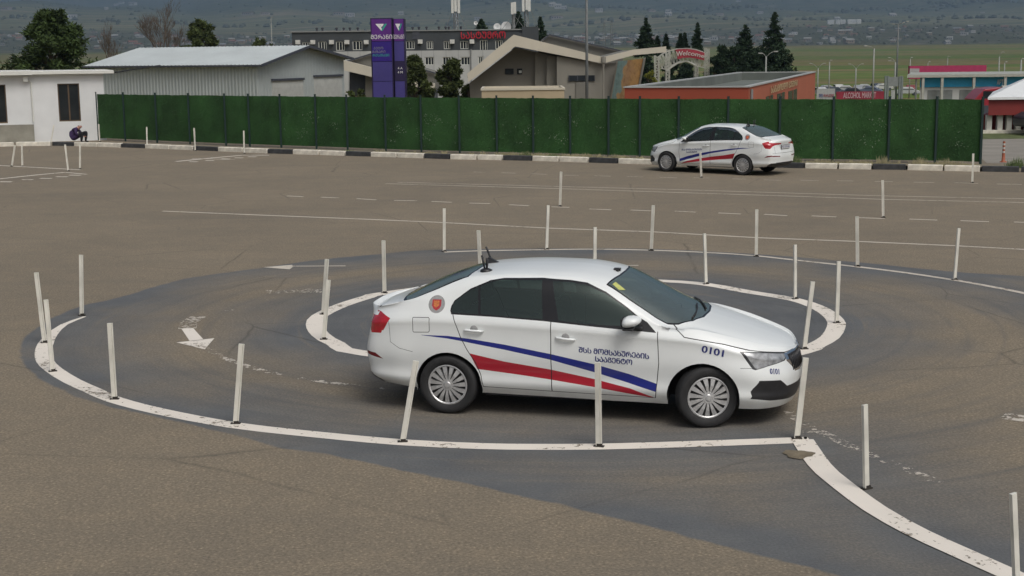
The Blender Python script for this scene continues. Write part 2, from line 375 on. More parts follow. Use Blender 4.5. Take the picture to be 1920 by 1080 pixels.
def paint_mat(name, col, wear=.5, dirt=.35, scale=1.0, ghost=False):
    """road paint worn through to the asphalt in specks"""
    m = bpy.data.materials.new(name); m.use_nodes = True; nt = m.node_tree; b = nt.nodes['Principled BSDF']
    v = nd(nt, 'ShaderNodeTexCoord').outputs['Object']; base, fine, big, mid = asphalt_group(nt, v)
    n1 = noise(nt, v, 11*scale, 5, .7); n2 = noise(nt, v, 1.3, 3, .5); n3 = noise(nt, v, 34*scale, 2, .6)
    f = mathn(nt, 'ADD', mathn(nt, 'MULTIPLY', n1, .8), mathn(nt, 'MULTIPLY', n2, .45)); f = mathn(nt, 'ADD', f, mathn(nt, 'MULTIPLY', n3, .25))
    f = mathn(nt, 'GREATER_THAN', f, .42+wear*.55)
    pc = mixc(nt, mathn(nt, 'MULTIPLY', ramp(nt, n2, [(.3, (0,0,0)), (.7, (1,1,1))]), dirt), col, tuple(c*.62 for c in col))
    b.inputs['Roughness'].default_value = .75
    if ghost:       # only the specks that are left of the paint
        nt.links.new(pc, b.inputs['Base Color']); tr_ = nd(nt, 'ShaderNodeBsdfTransparent'); ms_ = nd(nt, 'ShaderNodeMixShader'); nt.links.new(f, ms_.inputs[0]); nt.links.new(b.outputs[0], ms_.inputs[1]); nt.links.new(tr_.outputs[0], ms_.inputs[2]); nt.links.new(ms_.outputs[0], nt.nodes['Material Output'].inputs[0])
    else: nt.links.new(mixc(nt, f, pc, base), b.inputs['Base Color'])
    return m
M_line = paint_mat('white_road_paint', (.77,.71,.63), .78, .30)
M_line2 = paint_mat('worn_thin_road_paint', (.46,.41,.34), .74, .4)
M_line3 = paint_mat('rubbed_road_paint', (.60,.54,.46), .78, .4)
def band(P, wd, z=.004, m=None):
    m = m or MB(); L = []; n = len(P)
    for i, p in enumerate(P):
        t = (P[min(i+1, n-1)]-P[max(i-1, 0)]); t = Vector((t.x, t.y)).normalized(); q = Vector((-t.y, t.x))*(wd[i] if isinstance(wd, list) else wd)/2
        L.append((Vector((p.x-q.x, p.y-q.y, z)), Vector((p.x+q.x, p.y+q.y, z))))
    for (a, b), (c, d) in zip(L[:-1], L[1:]): m.quad(a, c, d, b)
    return m
def mark(name, m, mt): return m.build(name, mt, kind='structure')
n_ = len(OUT_A); wA = [.20*min(1, .25+i/8) for i in range(n_)]
mark('lane_line', band(OUT_A, wA), M_line); mark('lane_line', band(OUT_B, .21, .008), M_line); mark('lane_line', band(OUT_C, .12), M_line3)
mark('ring_line', band(RING+[RING[0]], .24), M_line)
LN = lambda a, b: [Vector((p.x, p.y)) for p in densify2(gp(*a), gp(*b))]
def densify2(a, b, k=24): return [a.lerp(b, i/k) for i in range(k+1)]
mark('long_line', band([Vector((p.x, p.y)) for p in gpl([(305,396),(500,404),(680,411),(820,417),(1028,428),(1225,435),(1420,446),(1608,453),(1790,461),(1920,468),(2200,484)])], .11), M_line3)
mark('long_line', band([Vector((p.x, p.y)) for p in gpl([(723,344.5),(1050,354),(1280,361.5),(1500,368.5),(1655,374),(1920,380),(2150,387)])], .12), M_line2)
mark('long_line', band([Vector((p.x, p.y)) for p in gpl([(745,342),(980,348),(1280,356),(1655,367.5),(1920,373),(2150,380)])], .11), M_line2)
dashA = [(538,367.6,568.5,369),(602,370,635,371.3),(668.5,372.6,705.5,375),(739,376,781.5,376.5),(809,378,847,379.5),(880,381,919,382),(954.5,384,992,386),(1034,388,1067.6,389),(1105,392,1146,393.7),(1182.6,394,1221,395.6),(1264.6,396,1305,398),(1346.7,399.5,1389,401.5),(1432.6,402,1476,404.7),(1521.7,405,1568,407),(1610,408.5,1658.7,410),(1705,411,1757.5,413),(1800.8,414,1854.4,416),(1901,416.5,1950,418)]
m = MB()
for a in dashA: band([Vector((p.x, p.y)) for p in gpl([a[:2], a[2:]])], .10, .004, m)
mark('dashed_line', m, M_line3)
dashB = [(888,322.5,910,323.5),(940,324,967,325),(996.7,326,1025,327),(1058,328.7,1085.5,329),(1115,329.6,1145,330.6),(1176,331,1205,332),(1237,332.8,1269,333.7),(1300,333.5,1330,334),(1372.6,335.6,1398.5,336),(1432,337.4,1465,338.3),(1500,338,1535.5,339),(1569,339,1600,339.6),(1640,340.6,1674,341),(1713,341.7,1752,342.4),(1789,342.6,1834,344.3),(1869.5,345.2,1915.7,346)]
m = MB()
for a in dashB: band([Vector((p.x, p.y)) for p in gpl([a[:2], a[2:]])], .10, .004, m)
mark('dashed_line', m, M_line2)
# bays on the left and their rough edges
m = MB()
for L, wd in (([(0,310.5),(151,318.6)], .12), ([(-60,306),(0,310.5)], .12), ([(-60,341),(0,335.5),(70,328),(122,323.3)], .16), ([(122,323.3),(163,327)], .09), ([(330,303),(400,296),(452,291.5),(505,291)], .18), ([(360,297.5),(440,299)], .09)):
    band([Vector((p.x, p.y)) for p in gpl(L)], wd, .004, m)
for x, y in ((0,341),(40,337),(75,334.5),(105,331.5),(130,328.5)): band([Vector((p.x, p.y)) for p in gpl([(x,y),(x+22,y+.2)])], .16, .004, m)
for x, y in ((355,303.3),(385,301),(415,298),(440,296),(465,294)): band([Vector((p.x, p.y)) for p in gpl([(x,y),(x+16,y+.2)])], .16, .004, m)
mark('bay_line', m, M_line)
# direction arrows and rubbed middle line inside the lane
m = MB()
z = .005
tri = gpl([(331,642),(402,634),(384,655)], z); m.poly([tri[0], tri[2], tri[1]])
st = gpl([(340,616),(362,615),(382,637),(356,640)], z); m.poly([st[0], st[3], st[2], st[1]])
mark('arrow_marking', m, M_line)
m = MB(); a = gpl([(494,501),(548,496.5),(549,500.5),(543,505)], z); m.poly([a[0], a[3], a[2], a[1]]); band([Vector((p.x, p.y)) for p in gpl([(546,499.5),(648,499)])], .07, .005, m)
band([Vector((p.x, p.y)) for p in gpl([(1150,498.5),(1197,498)])], .07, .005, m); mark('arrow_marking', m, M_line3)
M_ghost = paint_mat('rubbed_out_paint', (.56,.51,.44), .54, .3, ghost=True)
m = MB()
band(curve(gpl([(384,652),(420,671),(470,689),(540,706),(620,718),(720,730)])), .10, .004, m)
band(curve(gpl([(351,617),(356,604),(372,594)])), .24, .004, m); band(curve(gpl([(500,548),(560,545),(615,546)])), .35, .004, m); band(curve(gpl([(422,583),(437,581.5)])), .05, .004, m)
band(curve(gpl([(1478,770),(1505,795),(1550,815),(1600,840),(1670,868),(1760,905)])), .12, .004, m); band(curve(gpl([(1500,806),(1520,812)])), .10, .004, m)
band(curve(gpl([(1880,780),(1925,786)])), .25, .004, m)
mark('rubbed_marking', m, M_ghost)
# mud by the corner
M_mud = mat('dried_mud', (.17,.14,.095), rough=.95, var=.3, scale=6, bump=.6, bscale=20)
m = MB(); c = gp(1497, 853); pts = []
for k in range(26):
    a = 2*PI*k/26; r = .17*(1+.15*math.sin(3*a+1)+.08*math.sin(7*a)); pts.append(Vector((c.x+r*math.cos(a)*.8, c.y+r*math.sin(a)*.8, .009)))
m.add([Vector((c.x, c.y, .02))]+pts, [(0, i+1, (i+1) % 26+1) for i in range(26)]); mark('mud_patch', m, M_mud)

# ---------------------------------------------------------------- kerb
M_kw = mat('white_kerb_paint', (.70,.66,.57), rough=.8, var=.22, scale=4, bump=.3, bscale=25)
M_kb = mat('black_kerb_paint', (.045,.047,.05), rough=.8, var=.4, scale=5, bump=.4, bscale=25)
kerb = empty('kerb', (0, 0, 0)); kerb['kind'] = 'structure'
KF = [(-60,277),(29,274),(94,273.3),(135,273.8),(226,276.5),(271,278),(359,281.5),(406,283.5),(495,287.5),(548,289),(693,293.5),(843,298.5),(997,301.5),(1157,306.5),(1330,311.5),(1508,315.5),(1632,317.8),(1698,318.8),(1837,321.8),(1912,323),(2000,325)]
KP = gpl(KF)
def kpoint(px):
    for (x0, y0), (x1, y1) in zip(KF[:-1], KF[1:]):
        if x0 <= px <= x1: t = (px-x0)/(x1-x0); return gp(px, y0+(y1-y0)*t)
KERB = [(-60,27,1),(29,95,1),(97,136,0),(138,181,1),(182,225,1),(226,270,0),(271,316,1),(317,361,1),(362,407,0),(408,454,1),(455,500,1),(501,547,0),(548,597,1),(598,646,1),(647,693,0),(694,743,1),(744,793,1),(794,842,0),(843,893,1),(894,941,1),(942,996,0),(997,1047,1),(1048,1102,1),(1103,1157,0),(1158,1222,1),(1223,1290,1),(1291,1360,0),(1361,1430,1),(1431,1507,0),(1508,1570,1),(1571,1634,1),(1635,1699,0),(1700,1768,1),(1769,1838,1),(1839,1912,0),(1913,1990,0)]
rk = random.Random(3)
for a, b, wht in KERB:
    A, B = kpoint(a), kpoint(b); d = (B-A); L = d.length; ang = math.atan2(d.y, d.x); m = MB()
    g_ = .02; h = .165+rk.uniform(-.006,.006); m.box(g_, 0, -.05, L-g_, .20, h)
    o = m.build('kerb_stone', M_kw if wht else M_kb, kerb, bevel=.02, loc=(A.x, A.y+rk.uniform(-.01,.01), 0), rz=ang+rk.uniform(-.004,.004))
# strip of earth under the fence
M_earth = mat('dry_earth', (.20,.17,.12), rough=.95, var=.3, scale=3, bump=.5, bscale=12)
m = MB()
for (x0, _), (x1, _) in zip(KF[:-1], KF[1:]):
    if x0 < 170: continue
    if x0 > 1900: continue
    a, b = kpoint(x0), kpoint(x1); m.quad(Vector((a.x, a.y+.19, .12)), Vector((b.x, b.y+.19, .12)), Vector((b.x, b.y+1.6, .10)), Vector((a.x, a.y+1.6, .10)))
    m.quad(Vector((b.x, b.y+1.6, .10)), Vector((a.x, a.y+1.6, .10)), Vector((a.x, a.y+1.7, -.05)), Vector((b.x, b.y+1.7, -.05)))
m.build('verge', M_earth, kind='structure')
# ---------------------------------------------------------------- lane poles
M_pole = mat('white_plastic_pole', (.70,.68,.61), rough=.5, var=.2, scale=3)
M_pole2 = mat('darker_pole_step', (.46,.44,.38), rough=.55, var=.3, scale=5)  # darker tone for the narrow step of the post profile
M_foot = mat('dark_rubber_foot', (.03,.025,.02), rough=.8, var=.3, scale=20)
POLES = [
 ((152,478),(153.5,592),'bent marker pole with a worn lower end at the tip of the left lane line'),
 ((68,511),(84,643),'marker pole leaning left, behind another one on the leftmost curve'),
 ((86,562),(99,697),'marker pole in front of a leaning one on the leftmost curve'),
 ((206,606),(215,749),'marker pole on the left lane line, next right of the two close poles'),
 ((453,645),(442,795),'marker pole leaning slightly right, halfway between the left curve and the near car'),
 ((780,677),(755,829),'marker pole leaning right before the rear wheel of the near car'),
 ((1121,680),(1123,838),'upright marker pole in front of the front door of the near car'),
 ((1511,671),(1494,823),'marker pole leaning right before the near car nose, at the lane line corner'),
 ((833,391),(833,472),'marker pole at the left end of the far lane line'),
 ((1028,385),(1025,468),'marker pole on the far lane line, second from its left end'),
 ((1225,385),(1221,470),'marker pole on the far lane line above the windscreen of the near car'),
 ((1419,393),(1418,481),'marker pole on the far lane line, fourth from its left end'),
 ((1607,406),(1608,500),'marker pole on the far lane line, fifth from its left end'),
 ((1798,428),(1790,525),'marker pole leaning right on the far lane line, nearest the right edge'),
 ((1116,426),(1115,521),'marker pole with its foot hidden behind the middle of the near car roof'),
 ((897,432),(902,526),'marker pole on the inner ring, just behind the roof aerials of the near car'),
 ((1321,438),(1324,533),'marker pole on the inner ring, just right of the windscreen of the near car'),
 ((1491,459),(1491,561),'marker pole on the right part of the inner ring, over the near car bonnet'),
 ((1573,490),(1569,606),'marker pole on the rightmost point of the inner ring, with a rusty foot'),
 ((1524,528),(1508,655),'marker pole leaning right on the inner ring, behind the nose of the near car'),
 ((719,451),(721,550),'marker pole on the inner ring, just behind the boot of the near car'),
 ((613,486),(606,590),'rear one of two close poles on the left end of the inner ring'),
 ((616,525),(607,637),'front one of two close poles on the left end of the inner ring'),
 ((1052,322),(1050,387),'marker pole on the broken line, left of the far car'),
 ((1655,338),(1656,408),'marker pole on the right half of the broken line, before the double line'),
 ((1825,288),(1823,343),'marker pole on the kerb side broken line, by the right end of the green fence'),
 ((1313,285),(1315,333),'marker pole in front of the stripes of the far car'),
 ((457,245),(458,288),'marker pole beside the worn bay marking near the kerb'),
 ((364,240),(366,283),'marker pole at the kerb, third from the left end of the green fence'),
 ((275,238),(276,277),'marker pole at the kerb before the second bay of the green fence'),
 ((185,233),(187,266),'marker pole at the kerb by the left end of the green fence'),
 ((101,234),(95,271),'marker pole leaning right at the kerb before the white house wall'),
 ((150,270),(150,317),'upright marker pole, rightmost of the bay at the left edge'),
 ((122,271),(128,321),'marker pole leaning left, second from the right in the bay at the left edge'),
 ((41,274),(42,312),'upright marker pole, second from the left in the bay at the left edge'),
 ((28,272),(22,312),'marker pole leaning right, leftmost in the bay at the left edge'),
 ((1622,760),(1625,917),'marker pole in the right foreground beyond the corner of the lane line'),
 ((1902,968),(1908,1120),'marker pole at the lower right corner beside the near lane line'),
]
rk = random.Random(11)
for (tx, ty), (bx, by), lab in POLES:
    b = gp(bx, by); t = at(tx, ty, b.y); ax = (t-b); L = min(max(ax.length, .72), .95); ax.normalize()
    root = empty('marker_pole', (b.x, b.y, 0), label=lab, cat='pole', group='white marker poles along the painted lines')
    yaw = rk.uniform(-.5, .5); X = Vector((math.cos(yaw), math.sin(yaw), 0)); X = (X-ax*X.dot(ax)).normalized(); Y = ax.cross(X)
    M = Matrix((X, Y, ax)).transposed().to_4x4()
    m = MB(); w_, d_ = .027, .014
    m.add([M @ Vector(p) for p in ((-w_,-d_,.012),(w_*.45,-d_,.012),(w_*.45,-d_,L),(-w_,-d_,L))], [(0,1,2,3)], 0)
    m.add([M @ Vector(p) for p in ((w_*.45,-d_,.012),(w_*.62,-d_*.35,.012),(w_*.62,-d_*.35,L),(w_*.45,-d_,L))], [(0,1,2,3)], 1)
    m.add([M @ Vector(p) for p in ((w_*.62,-d_*.35,.012),(w_,-d_*.35,.012),(w_,-d_*.35,L),(w_*.62,-d_*.35,L))], [(0,1,2,3)], 0)
    m.add([M @ Vector(p) for p in ((w_,-d_*.35,.012),(w_,d_,.012),(-w_,d_,.012),(-w_,-d_,.012),(w_,-d_*.35,L),(w_,d_,L),(-w_,d_,L),(-w_,-d_,L))], [(0,1,5,4),(1,2,6,5),(2,3,7,6)], 0)
    m.add([M @ Vector(p) for p in ((-w_,-d_,L),(w_*.45,-d_,L),(w_*.62,-d_*.35,L),(w_,-d_*.35,L),(w_,d_,L),(-w_,d_,L))], [(0,1,2,3,4,5)], 0)
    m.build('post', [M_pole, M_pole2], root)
    m = MB(); m.box(-.048, -.022, .003, .048, .022, .014, M=Matrix.Rotation(yaw, 4, 'Z')); m.box(-.018, -.016, .010, .03, .016, .034, M=Matrix.Rotation(yaw, 4, 'Z')); m.build('foot', M_foot, root)
# ---------------------------------------------------------------- terrain beyond the lot
ZP = [(0,-.06),(58,-.06),(74,-.10),(100,-1.3),(200,-3.5),(300,-6),(600,-10),(1000,-9),(1500,-4),(2200,5),(3000,20),(4200,71),(6000,160),(8500,300),(11000,480),(16000,1150),(24000,2300)]
def zt(y):
    for (a, za), (b, zb) in zip(ZP[:-1], ZP[1:]):
        if a <= y <= b: return za+(zb-za)*(y-a)/(b-a)
    return ZP[-1][1] if y > 0 else -.06
def hill(x, y):
    k = max(0, (y-2500)/1500.0)
    return min(k, 4)*(5*math.sin(x/430.+y/900.)+4*math.sin(x/190.+2+y/600.)+3*math.sin(x/97.+y/350.)*1.0+9*math.sin(x/1500.-y/2100.))
ty = [-60, 0, 40, 58, 66, 74]+[74*(24000/74.)**(k/110.) for k in range(1, 111)]
tu = np.linspace(-1, 1, 161)
V = []; 
for y in ty:
    wd = 130+max(y, 0)*.75
    for u in tu: x = u*wd; V.append((x, y, zt(y)+hill(x, y)))
n1 = len(tu); F = [(i*n1+j, i*n1+j+1, (i+1)*n1+j+1, (i+1)*n1+j) for i in range(len(ty)-1) for j in range(n1-1)]
me = bpy.data.meshes.new('terrain'); me.from_pydata(V, [], F); me.polygons.foreach_set('use_smooth', [True]*len(me.polygons)); me.update()
M_ter = bpy.data.materials.new('fields_and_hills'); M_ter.use_nodes = True; nt = M_ter.node_tree; bs = nt.nodes['Principled BSDF']; bs.inputs['Roughness'].default_value = 1; bs.inputs['Specular IOR Level'].default_value = 0
g = nd(nt, 'ShaderNodeNewGeometry').outputs['Position']
mp = nd(nt, 'ShaderNodeMapping'); mp.inputs['Scale'].default_value = (.0007, .0046, .001); nt.links.new(g, mp.inputs[0])
mp2 = nd(nt, 'ShaderNodeMapping'); mp2.inputs['Scale'].default_value = (.010, .013, .01); nt.links.new(g, mp2.inputs[0])
sx = nd(nt, 'ShaderNodeSeparateXYZ'); nt.links.new(g, sx.inputs[0])
fa = noise(nt, mp.outputs[0], 1.0, 6, .62); fb = noise(nt, mp2.outputs[0], 1.0, 5, .7); fc = noise(nt, mp2.outputs[0], 6.0, 3, .7)
vo = nd(nt, 'ShaderNodeTexVoronoi'); vo.inputs['Scale'].default_value = 1.6; vo.inputs['Randomness'].default_value = .9; nt.links.new(mp.outputs[0], vo.inputs['Vector'])
green = ramp(nt, fa, [(.30, (.115,.130,.048)), (.40, (.175,.172,.068)), (.47, (.205,.165,.095)), (.53, (.105,.165,.045)), (.60, (.190,.165,.083)), (.70, (.105,.135,.055))])
green = mixc(nt, .30, green, ramp(nt, vo.outputs['Color'], [(0, (.6,.6,.5)), (1, (1.3,1.3,1.2))]), 'MULTIPLY')
town = ramp(nt, fb, [(.30, (.045,.062,.038)), (.42, (.12,.115,.085)), (.52, (.065,.080,.048)), (.64, (.21,.185,.155))])
scrub = ramp(nt, fa, [(.32, (.07,.09,.06)), (.44, (.21,.20,.12)), (.52, (.095,.115,.07)), (.62, (.24,.205,.14)), (.70, (.10,.12,.075))])
far = ramp(nt, fb, [(.35, (.05,.07,.05)), (.50, (.09,.105,.075)), (.64, (.14,.14,.10)), (.74, (.28,.26,.23))])
yn = mathn(nt, 'ADD', sx.outputs['Y'], mathn(nt, 'MULTIPLY', mathn(nt, 'SUBTRACT', fa, .5), 1400))
def step(a, b): return mathn(nt, 'DIVIDE', mathn(nt, 'SUBTRACT', yn, a), b-a, clamp=True)
c = mixc(nt, step(2500, 2900), green, town); c = mixc(nt, step(4200, 4600), c, scrub); c = mixc(nt, step(6300, 7200), c, far)
c = mixc(nt, .5, c, ramp(nt, fc, [(.35, (.6,.65,.6)), (.65, (1.35,1.3,1.3))]), 'MULTIPLY')
nt.links.new(c, bs.inputs['Base Color']); me.materials.append(M_ter)
ter = bpy.data.objects.new('terrain', me); COL.objects.link(ter); tag(ter, kind='structure')
# road and grass strip right of the fence
M_road = mat('pale_worn_road', (.24,.22,.19), rough=.9, var=.16, scale=.8, bump=.2, bscale=40)
M_grass = mat('short_grass', (.085,.105,.035), rough=1, var=.35, scale=2.5, bump=.8, bscale=18)
p = [gp(1850, 322.5), gp(1930, 324.5), gp(2500, 330), gp(2300, 258), gp(1840, 262)]; p[0] = gp(1846, 310)
m = MB(); q = [gp(1850,306), gp(2100,312), gp(2300,268), gp(2200,259), gp(1800,261)]; m.poly([Vector((a.x, a.y, .006)) for a in q]); m.build('road', M_road, kind='structure')
m = MB(); q = [gp(1780,261.5), gp(2200,258.5), gp(2180,249), gp(1780,251)]; m.poly([Vector((a.x, a.y, .012)) for a in q]); m.build('grass_strip', M_grass, kind='structure')
m = MB(); a, b = gp(1780,251.2), gp(2180,249.2); m.prism([a, b, b+Vector((0,.25,0)), a+Vector((0,.25,0))], (0,0,.15)); m.build('pavement_kerb', M_kw, kind='structure')

# ---------------------------------------------------------------- green fence of artificial grass
M_turf = mat('artificial_grass_mesh', (.029,.088,.023), rough=.95, var=.34, scale=.9, bump=.8, bscale=60)
M_blade = mat('artificial_grass_blades', (.027,.098,.021), rough=.8, var=.45, scale=1.6)
M_fpost = mat('dark_green_post', (.005,.024,.021), rough=.7, var=.1)
M_scuff = mat('whitened_blades', (.40,.47,.36), rough=.9, var=.2)
FP = [(184,263),(236,265),(295,268),(357,270.5),(424,273.5),(469,275),(529,276.5),(595.5,278.5),(653,281),(723,285),(790,287),(862,288.5),(932,290),(1000,291.5),(1069,293.5),(1141,296),(1200,298),(1273,300),(1365,301.5),(1460,302.5),(1558,303.5),(1660,304.5),(1748,306),(1844,311)]
FH = 2.04
fence = empty('green_fence', gp(1000, 291.5), label='long fence covered with green artificial grass between dark posts behind the kerb', cat='fence')
fo = fence.location.copy(); pts = [gp(*q) for q in FP]; rk = random.Random(5)
# the fence follows one line: smooth the measured feet
co = np.polyfit([p.x for p in pts], [p.y for p in pts], 2); pts = [Vector((p.x, p.y*.3+float(np.polyval(co, p.x))*.7, 0)) for p in pts]
for i, p in enumerate(pts):
    m = MB(); m.box(-.035, -.03, 0, .035, .03, FH+.07); m.box(-.041, -.036, FH+.07, .041, .036, FH+.09)
    m.build('post', M_fpost, fence, loc=p-fo+Vector((0, -.035, 0)))
for i in range(len(pts)-1):
    a, b = pts[i], pts[i+1]; d = (b-a); L = d.length; ux = d.normalized(); nr = Vector((ux.y, -ux.x, 0)); m = MB()
    nx_ = 10; nz_ = 8; grid = []
    for j in range(nz_+1):
        for k in range(nx_+1):
            z = .10+(FH-.10)*j/nz_; off = .012*math.sin(i*2.1+k*.9)*math.sin(j*.7+i)+rk.uniform(-.006,.006)
            grid.append(a-fo+ux*(L*k/nx_)+nr*off+Vector((0,0,z+(rk.uniform(-.012,.008) if j == nz_ else 0))))
    m.add(grid, [(j*(nx_+1)+k, j*(nx_+1)+k+1, (j+1)*(nx_+1)+k+1, (j+1)*(nx_+1)+k) for j in range(nz_) for k in range(nx_)], 0)
    # blades
    nb = int(L*900)
    for _ in range(nb):
        t = rk.random(); z = .10+(FH-.10)*rk.random(); p = a-fo+ux*(L*t)+nr*.012+Vector((0,0,z))
        w_ = ux*rk.uniform(.004,.010); tip = p+nr*rk.uniform(.015,.05)+Vector((0,0,rk.uniform(-.05,.05)))+ux*rk.uniform(-.035,.035)
        X = fo.x+p.x; pat = math.sin(X*1.9+z*3)*math.sin(z*5.2+X*.6)+.5*math.sin(X*5.1-z*2)
        s = 2 if (rk.random() < (.30 if (pat > .60 and .4 < z < 1.45) else .006) and (X > -9)) else 1
        m.add([p-w_, p+w_, tip], [(0,1,2)], s)
    m.build('grass_panel', [M_turf, M_blade, M_scuff], fence)
# weeds along the kerb: dry pale tufts
M_weed = mat('dry_weeds', (.30,.27,.16), rough=.95, var=.35, scale=8)
M_weedg = mat('green_weeds', (.10,.14,.05), rough=.95, var=.35, scale=8)
m = MB(); mg = MB(); rk = random.Random(9)
def tuft(m, c, h, n, r):
    for _ in range(n):
        a = rk.uniform(0, 2*PI); rr = rk.uniform(0, r); p = c+Vector((math.cos(a)*rr, math.sin(a)*rr*.5, 0)); wv = Vector((rk.uniform(.006,.014), 0, 0))
        tip = p+Vector((rk.uniform(-.08,.08), rk.uniform(-.04,.04), h*rk.uniform(.4,1)))
        m.add([p-wv, p+wv, tip], [(0,1,2)])
for _ in range(360):
    px = rk.choice([rk.uniform(700, 1850), rk.uniform(1400, 1850), rk.uniform(930, 1180)]); b = kpoint(px); tuft(m, b+Vector((0, rk.uniform(.2, 1.0), .12)), rk.uniform(.05, .18), 14, .14)
for px, h in ((1470, .42), (1485, .35), (1495, .3), (650, .12), (1660, .35), (1730, .32), (1775, .3), (1915, .4), (1902, .3), (1080, .2), (1040, .2), (985, .25)):
    b = kpoint(px); tuft(m if px in (1660, 1730, 1775, 1080) else mg, b+Vector((0, .3, .1)), h, 90, .22)
m.build('dry_weeds', M_weed, kind='stuff', label='pale dry weeds growing along the foot of the green fence', cat='weeds')
mg.build('green_weeds', M_weedg, kind='stuff', label='small green weeds growing behind the kerb', cat='weeds')

# ---------------------------------------------------------------- white house on the left
M_wall = mat('white_render_wall', (.68,.69,.69), rough=.85, var=.06, scale=1.2)
M_conc = mat('bare_concrete', (.26,.25,.21), rough=.95, var=.25, scale=1.5, bump=.3, bscale=12)
M_roofw = mat('pale_roof_sheet', (.66,.66,.62), rough=.6, var=.06, scale=1)
M_glassd = mat('dark_window_glass', (.018,.022,.024), rough=.08, var=.3, scale=1.5)
M_wframe = mat('brown_window_frame', (.10,.065,.035), rough=.6, var=.2)
M_jamb = mat('pale_window_jamb', (.5,.5,.42), rough=.8, var=.05)
M_grey = mat('grey_metal', (.22,.23,.23), rough=.5, var=.1)
A = gp(-40, 269.5); B = gp(200, 262.5); ux = (B-A); LW = ux.length; ux.normalize(); ny_ = Vector((-ux.y, ux.x, 0)); rz = math.atan2(ux.y, ux.x)
house = empty('white_house', A, rz, label='low white flat roofed house at the left end of the green fence', cat='house')
def hx(px, py):     # along the wall plane: distance from A and height
    d = _ray(px, py); o = Vector((0, 0, CAMH)); t = (A-o).dot(ny_)/d.dot(ny_); p = o+d*t; return (p-A).dot(ux), p.z
xw, zw1 = hx(107, 157); xw2, _ = hx(148, 157); _, zw0 = hx(113, 228)
xl, zl1 = hx(-10, 159); xl2, _ = hx(10, 160); _, zl0 = hx(14, 231)
xc, _ = hx(60, 200); HW = 2.93
m = MB()
def wallwin(m, x0, x1, z0, z1, holes, dep=.16, mi=0, mj=1):
    """wall in the xz plane (y = 0) with openings; reveals go back by dep"""
    xs_ = sorted({x0, x1}|{h[0] for h in holes}|{h[2] for h in holes}); zs_ = sorted({z0, z1}|{h[1] for h in holes}|{h[3] for h in holes})
    for a, b in zip(xs_[:-1], xs_[1:]):
        for c, d in zip(zs_[:-1], zs_[1:]):
            if any(h[0] <= (a+b)/2 <= h[2] and h[1] <= (c+d)/2 <= h[3] for h in holes): continue
            m.quad((a,0,c), (b,0,c), (b,0,d), (a,0,d), mi)
    for a, c, b, d in holes:
        m.quad((a,0,c),(a,dep,c),(b,dep,c),(b,0,c), mj); m.quad((a,0,d),(b,0,d),(b,dep,d),(a,dep,d), mj)
        m.quad((a,0,c),(a,0,d),(a,dep,d),(a,dep,c), mj); m.quad((b,0,c),(b,dep,c),(b,dep,d),(b,0,d), mj)
wallwin(m, -6, LW, -.3, HW, [(xw, zw0, xw2, zw1), (xl-.6, zl0, xl2, zl1)])
m.quad((LW,0,-.3),(LW,6,-.3),(LW,6,HW),(LW,0,HW)); m.quad((-6,6,-.3),(-6,0,-.3),(-6,0,HW),(-6,6,HW)); m.quad((LW,6,-.3),(-6,6,-.3),(-6,6,HW),(LW,6,HW))
m.build('wall', [M_wall, M_jamb], house)
for x0, z0, x1, z1 in ((xw, zw0, xw2, zw1), (xl-.6, zl0, xl2, zl1)):
    m = MB(); m.box(x0, .13, z0, x1, .15, z1); wn = m.build('window', M_glassd, house)
    m = MB(); f_ = .05
    m.box(x0, .09, z0, x0+f_, .129, z1); m.box(x1-f_, .09, z0, x1, .129, z1); m.box(x0+f_, .09, z0, x1-f_, .129, z0+f_); m.box(x0+f_, .09, z1-f_, x1-f_, .129, z1); m.box((x0+x1)/2-.03, .10, z0+f_, (x0+x1)/2+.03, .129, z1-f_)
    m.build('frame', M_wframe, wn)
m = MB(); m.box(-6.4, -.42, HW-.02, xc+.1, 6.3, HW+.16); m.box(xc+.1, -.30, HW+.0, LW+.45, 6.3, HW+.14)
rf = m.build('roof', M_roofw, house, bevel=.01)
m = MB(); m.tube([(xc-.15, -.08, HW-.05), (xc-.15, -.08, HW-.2), (xc+.02, -.05, HW-.32), (xc+.02, -.05, .9)], .035, 8); m.box(xc-.30, -.22, HW-.30, xc-.10, -.02, HW-.06); m.build('drainpipe', M_roofw, house)
m = MB(); m.box(-6, -.35, -.3, xc+.02, -.002, .78); m.build('plinth', M_conc, house)
cb = [at(216, 136, 62.6), at(240, 132, 68), at(262, 128.5, 74), at(300, 122.5, 84)]
m = MB(); m.tube([c_-cb[0] for c_ in cb], .035, 5); m.build('cable', M_black0 if 'M_black0' in globals() else mat('black_cable', (.01,.01,.012), var=0), loc=cb[0], label='black cable running from the white house roof to the grey shed', cat='cable')

